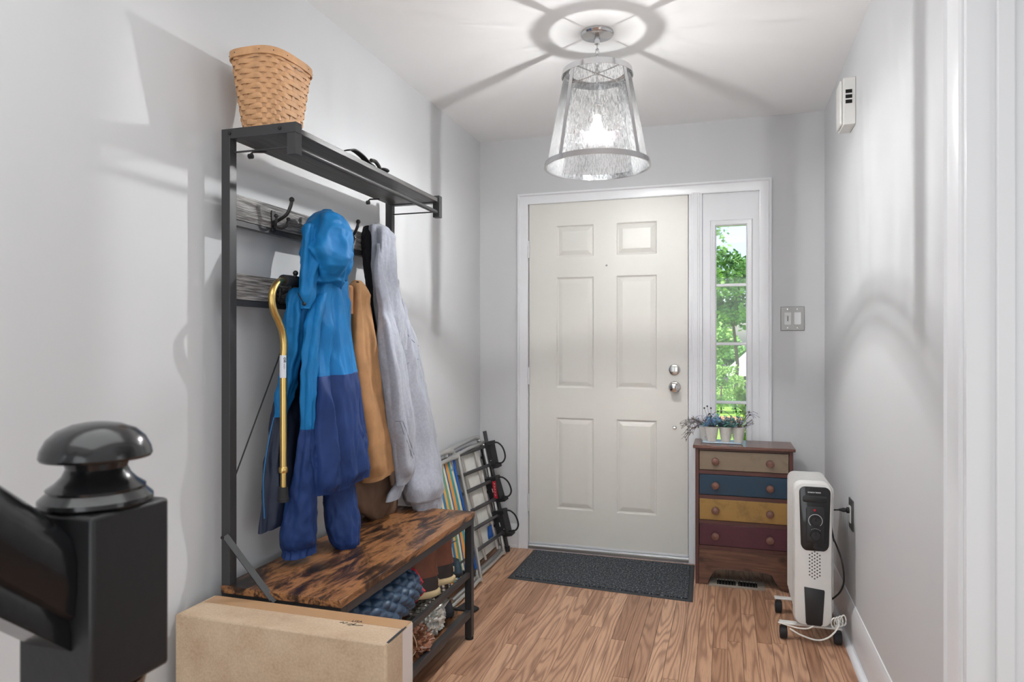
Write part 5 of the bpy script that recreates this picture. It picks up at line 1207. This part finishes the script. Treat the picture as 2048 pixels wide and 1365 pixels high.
# ------------------------------------------------------------------ outdoors, seen through the sidelight
gz = lambda y: -.16-.038*(y-4.2)
mb = MB(); ys = [5.6, 8, 12, 18, 22, 28, 36, 50, 70]
mb.rings([[(-14, y, gz(y)), (14, y, gz(y))] for y in ys], closed=False, cap=False)
struct('ground_lawn', mb, M['lawn'], smooth=0)
struct('porch_floor', MB().box(-2.2, YB+.12, -.22, 1.6, 5.6, -.16), M['paving'], smooth=0)
def cloud(c, s, nl, ls, seed, shell=.55, dens=None):
    R = random.Random(seed); mb = MB(); c = Vector(c)
    vs = []; fs = []
    # leafy clumps spread over the crown
    cl = []
    for i in range(max(6, nl//60)):
        d = Vector((R.gauss(0, 1), R.gauss(0, 1), R.gauss(0, 1))).normalized(); rr = shell+(1-shell)*R.random()
        cl.append((Vector((d.x*s[0]*rr, d.y*s[1]*rr, d.z*s[2]*rr)), (.14+.12*R.random())*min(s)))
    for i in range(nl):
        o_, cr = R.choice(cl); d = Vector((R.gauss(0, 1), R.gauss(0, 1), R.gauss(0, 1))).normalized()*cr*(.6+.4*R.random())
        p = c+o_+d; u = Vector((R.uniform(-1, 1), R.uniform(-1, 1), R.uniform(-.6, .6))).normalized(); v_ = u.cross(Vector((R.uniform(-1, 1), R.uniform(-1, 1), R.uniform(-1, 1)))).normalized()
        l_ = ls*(.6+.8*R.random()); k_ = len(vs)
        vs += [p, p+u*l_*.5+v_*l_*.32, p+u*l_, p+u*l_*.5-v_*l_*.32]; fs.append((k_, k_+1, k_+2, k_+3))
    mb.add(vs, fs); return mb
def tree(x, y, h, cr, cz, nl, ls, m, seed, label, tr=.12):
    z0 = gz(y); r_ = root('tree', (x, y, z0), label, 'tree', 'trees beyond the lawn')
    obj('trunk', MB().tube([(x, y, z0-.1), (x+.1, y, z0+h*.3), (x-.05, y, z0+h*.6), (x+.1, y, z0+h*.85)], [tr, tr*.8, tr*.6, tr*.3], 8), M['bark'], r_)
    obj('crown', cloud((x, y, cz), cr, nl, ls, seed), m, r_, smooth=0, kind='stuff')
tree(-2.05, 24, 8, (2.1, 2.2, 2.9), 4.4, 9000, .16, M['tree1'], 1, 'maple tree with bright green leaves at the left of the sidelight view', .09)
tree(.30, 27, 5, (1.3, 1.6, 1.5), 3.3, 6000, .17, M['tree2'], 2, 'slender tree with dark trunk in the middle of the sidelight view', .08)
tree(-1.6, 33, 5, (1.9, 1.6, 2.0), 1.5, 7000, .2, M['tree1'], 3, 'low broad tree behind the round bush')
tree(5.2, 33, 9, (2.2, 2.0, 3.6), 5.2, 4000, .2, M['tree2'], 4, 'tall tree behind the neighbouring house, right of the slender one')
tree(-7.5, 30, 12, (3.5, 3, 5.5), 5, 5000, .28, M['tree2'], 5, 'wide tree farther left beyond the lawn, outside the pane')
# hedge line far behind
tag(obj('hedge', cloud((0, 50, -.3), (9, 1.5, 2.4), 9000, .35, 9, .2), M['tree2'], smooth=0, kind='stuff'), 'distant green hedge behind the trees', 'hedge')
def shrub(x, y, s, z, nl, ls, m, seed, lb):
    r_ = root('shrub', (x, y, gz(y)), lb, 'shrub', 'shrubs on the lawn'); obj('leaves', cloud((x, y, z), s, nl, ls, seed, .8), m, r_, smooth=0, kind='stuff')
    obj('stem', MB().tube([(x, y, gz(y)), (x, y, z)], .03, 6), M['bark'], r_)
shrub(-.14, 20.7, (.62, .6, .60), gz(20.5)+.78, 5200, .055, M['bush'], 11, 'large rounded bush at the left of the sidelight view')
shrub(.42, 19.3, (.28, .25, .34), gz(19.3)+.40, 2600, .05, M['tree2'], 12, 'smaller dark green bush in front of the rounded bush')
shrub(.50, 15.5, (.16, .2, .34), gz(15.5)+.42, 1200, .06, M['lime'], 13, 'yellow-green shrub at the right edge of the sidelight view')
tag(obj('flower_bed', MB().rings([[(-3, 16.6, gz(16.6)+.01), (3, 16.6, gz(16.6)+.01)], [(-3, 18.9, gz(18.9)+.03), (3, 18.9, gz(18.9)+.03)]], closed=False, cap=False), M['mulch'], smooth=0), 'reddish mulch flower bed in front of the round bush', 'flower bed')
r = root('lime_plant', (.16, 5.0, -.16), 'tall lime green plant outside the sidelight behind the potted flowers', 'plant')
obj('leaves', cloud((.13, 5.05, .52), (.07, .08, .42), 900, .05, 21, .3), M['lime'], r, smooth=0, kind='stuff'); obj('stem', MB().tube([(.14, 5.05, -.16), (.13, 5.05, .8)], .006, 6), M['bark'], r)
# neighbouring house
r = root('neighbour_house', (2.6, 40, gz(40)), 'cream house with pale hipped roof beyond the lawn', 'house')
hx0, hy0, hz = .84, 38.5, -1.55; e0 = EYE-(742-HOR)/F*38.5*.99
hp = [onY(1468, 744, 38.5), onY(1453, 744, 37.9)]
ez = hp[0].z
obj('wall', MB().box(hp[0].x, 38.5, gz(38)-.1, hp[0].x+6, 44, ez), M['siding'], r, smooth=0)
rz = onY(1492, 690, 41).z
obj('roof', MB().add([(hp[1].x, 38.0, ez-.08), (hp[0].x+6.5, 38.0, ez-.08), (hp[0].x+6.5, 44.5, ez-.08), (hp[1].x, 44.5, ez-.08), (hp[0].x+1.1, 41, rz), (hp[0].x+5.4, 41, rz+.1)], [(0, 1, 5, 4), (1, 2, 5), (2, 3, 4, 5), (3, 0, 4), (0, 3, 2, 1)]), M['roof'], r, smooth=0)
obj('fascia', MB().box(hp[1].x, 37.96, ez-.20, hp[0].x+6.5, 38.0, ez-.08), M['trim'], r, smooth=0)
wx = onY(1488, 760, 38.5).x
obj('house_window', MB().box(wx, 38.44, onY(1488, 783, 38.5).z, wx+1.0, 38.49, onY(1488, 752, 38.5).z), M['wframe'], r, smooth=0)
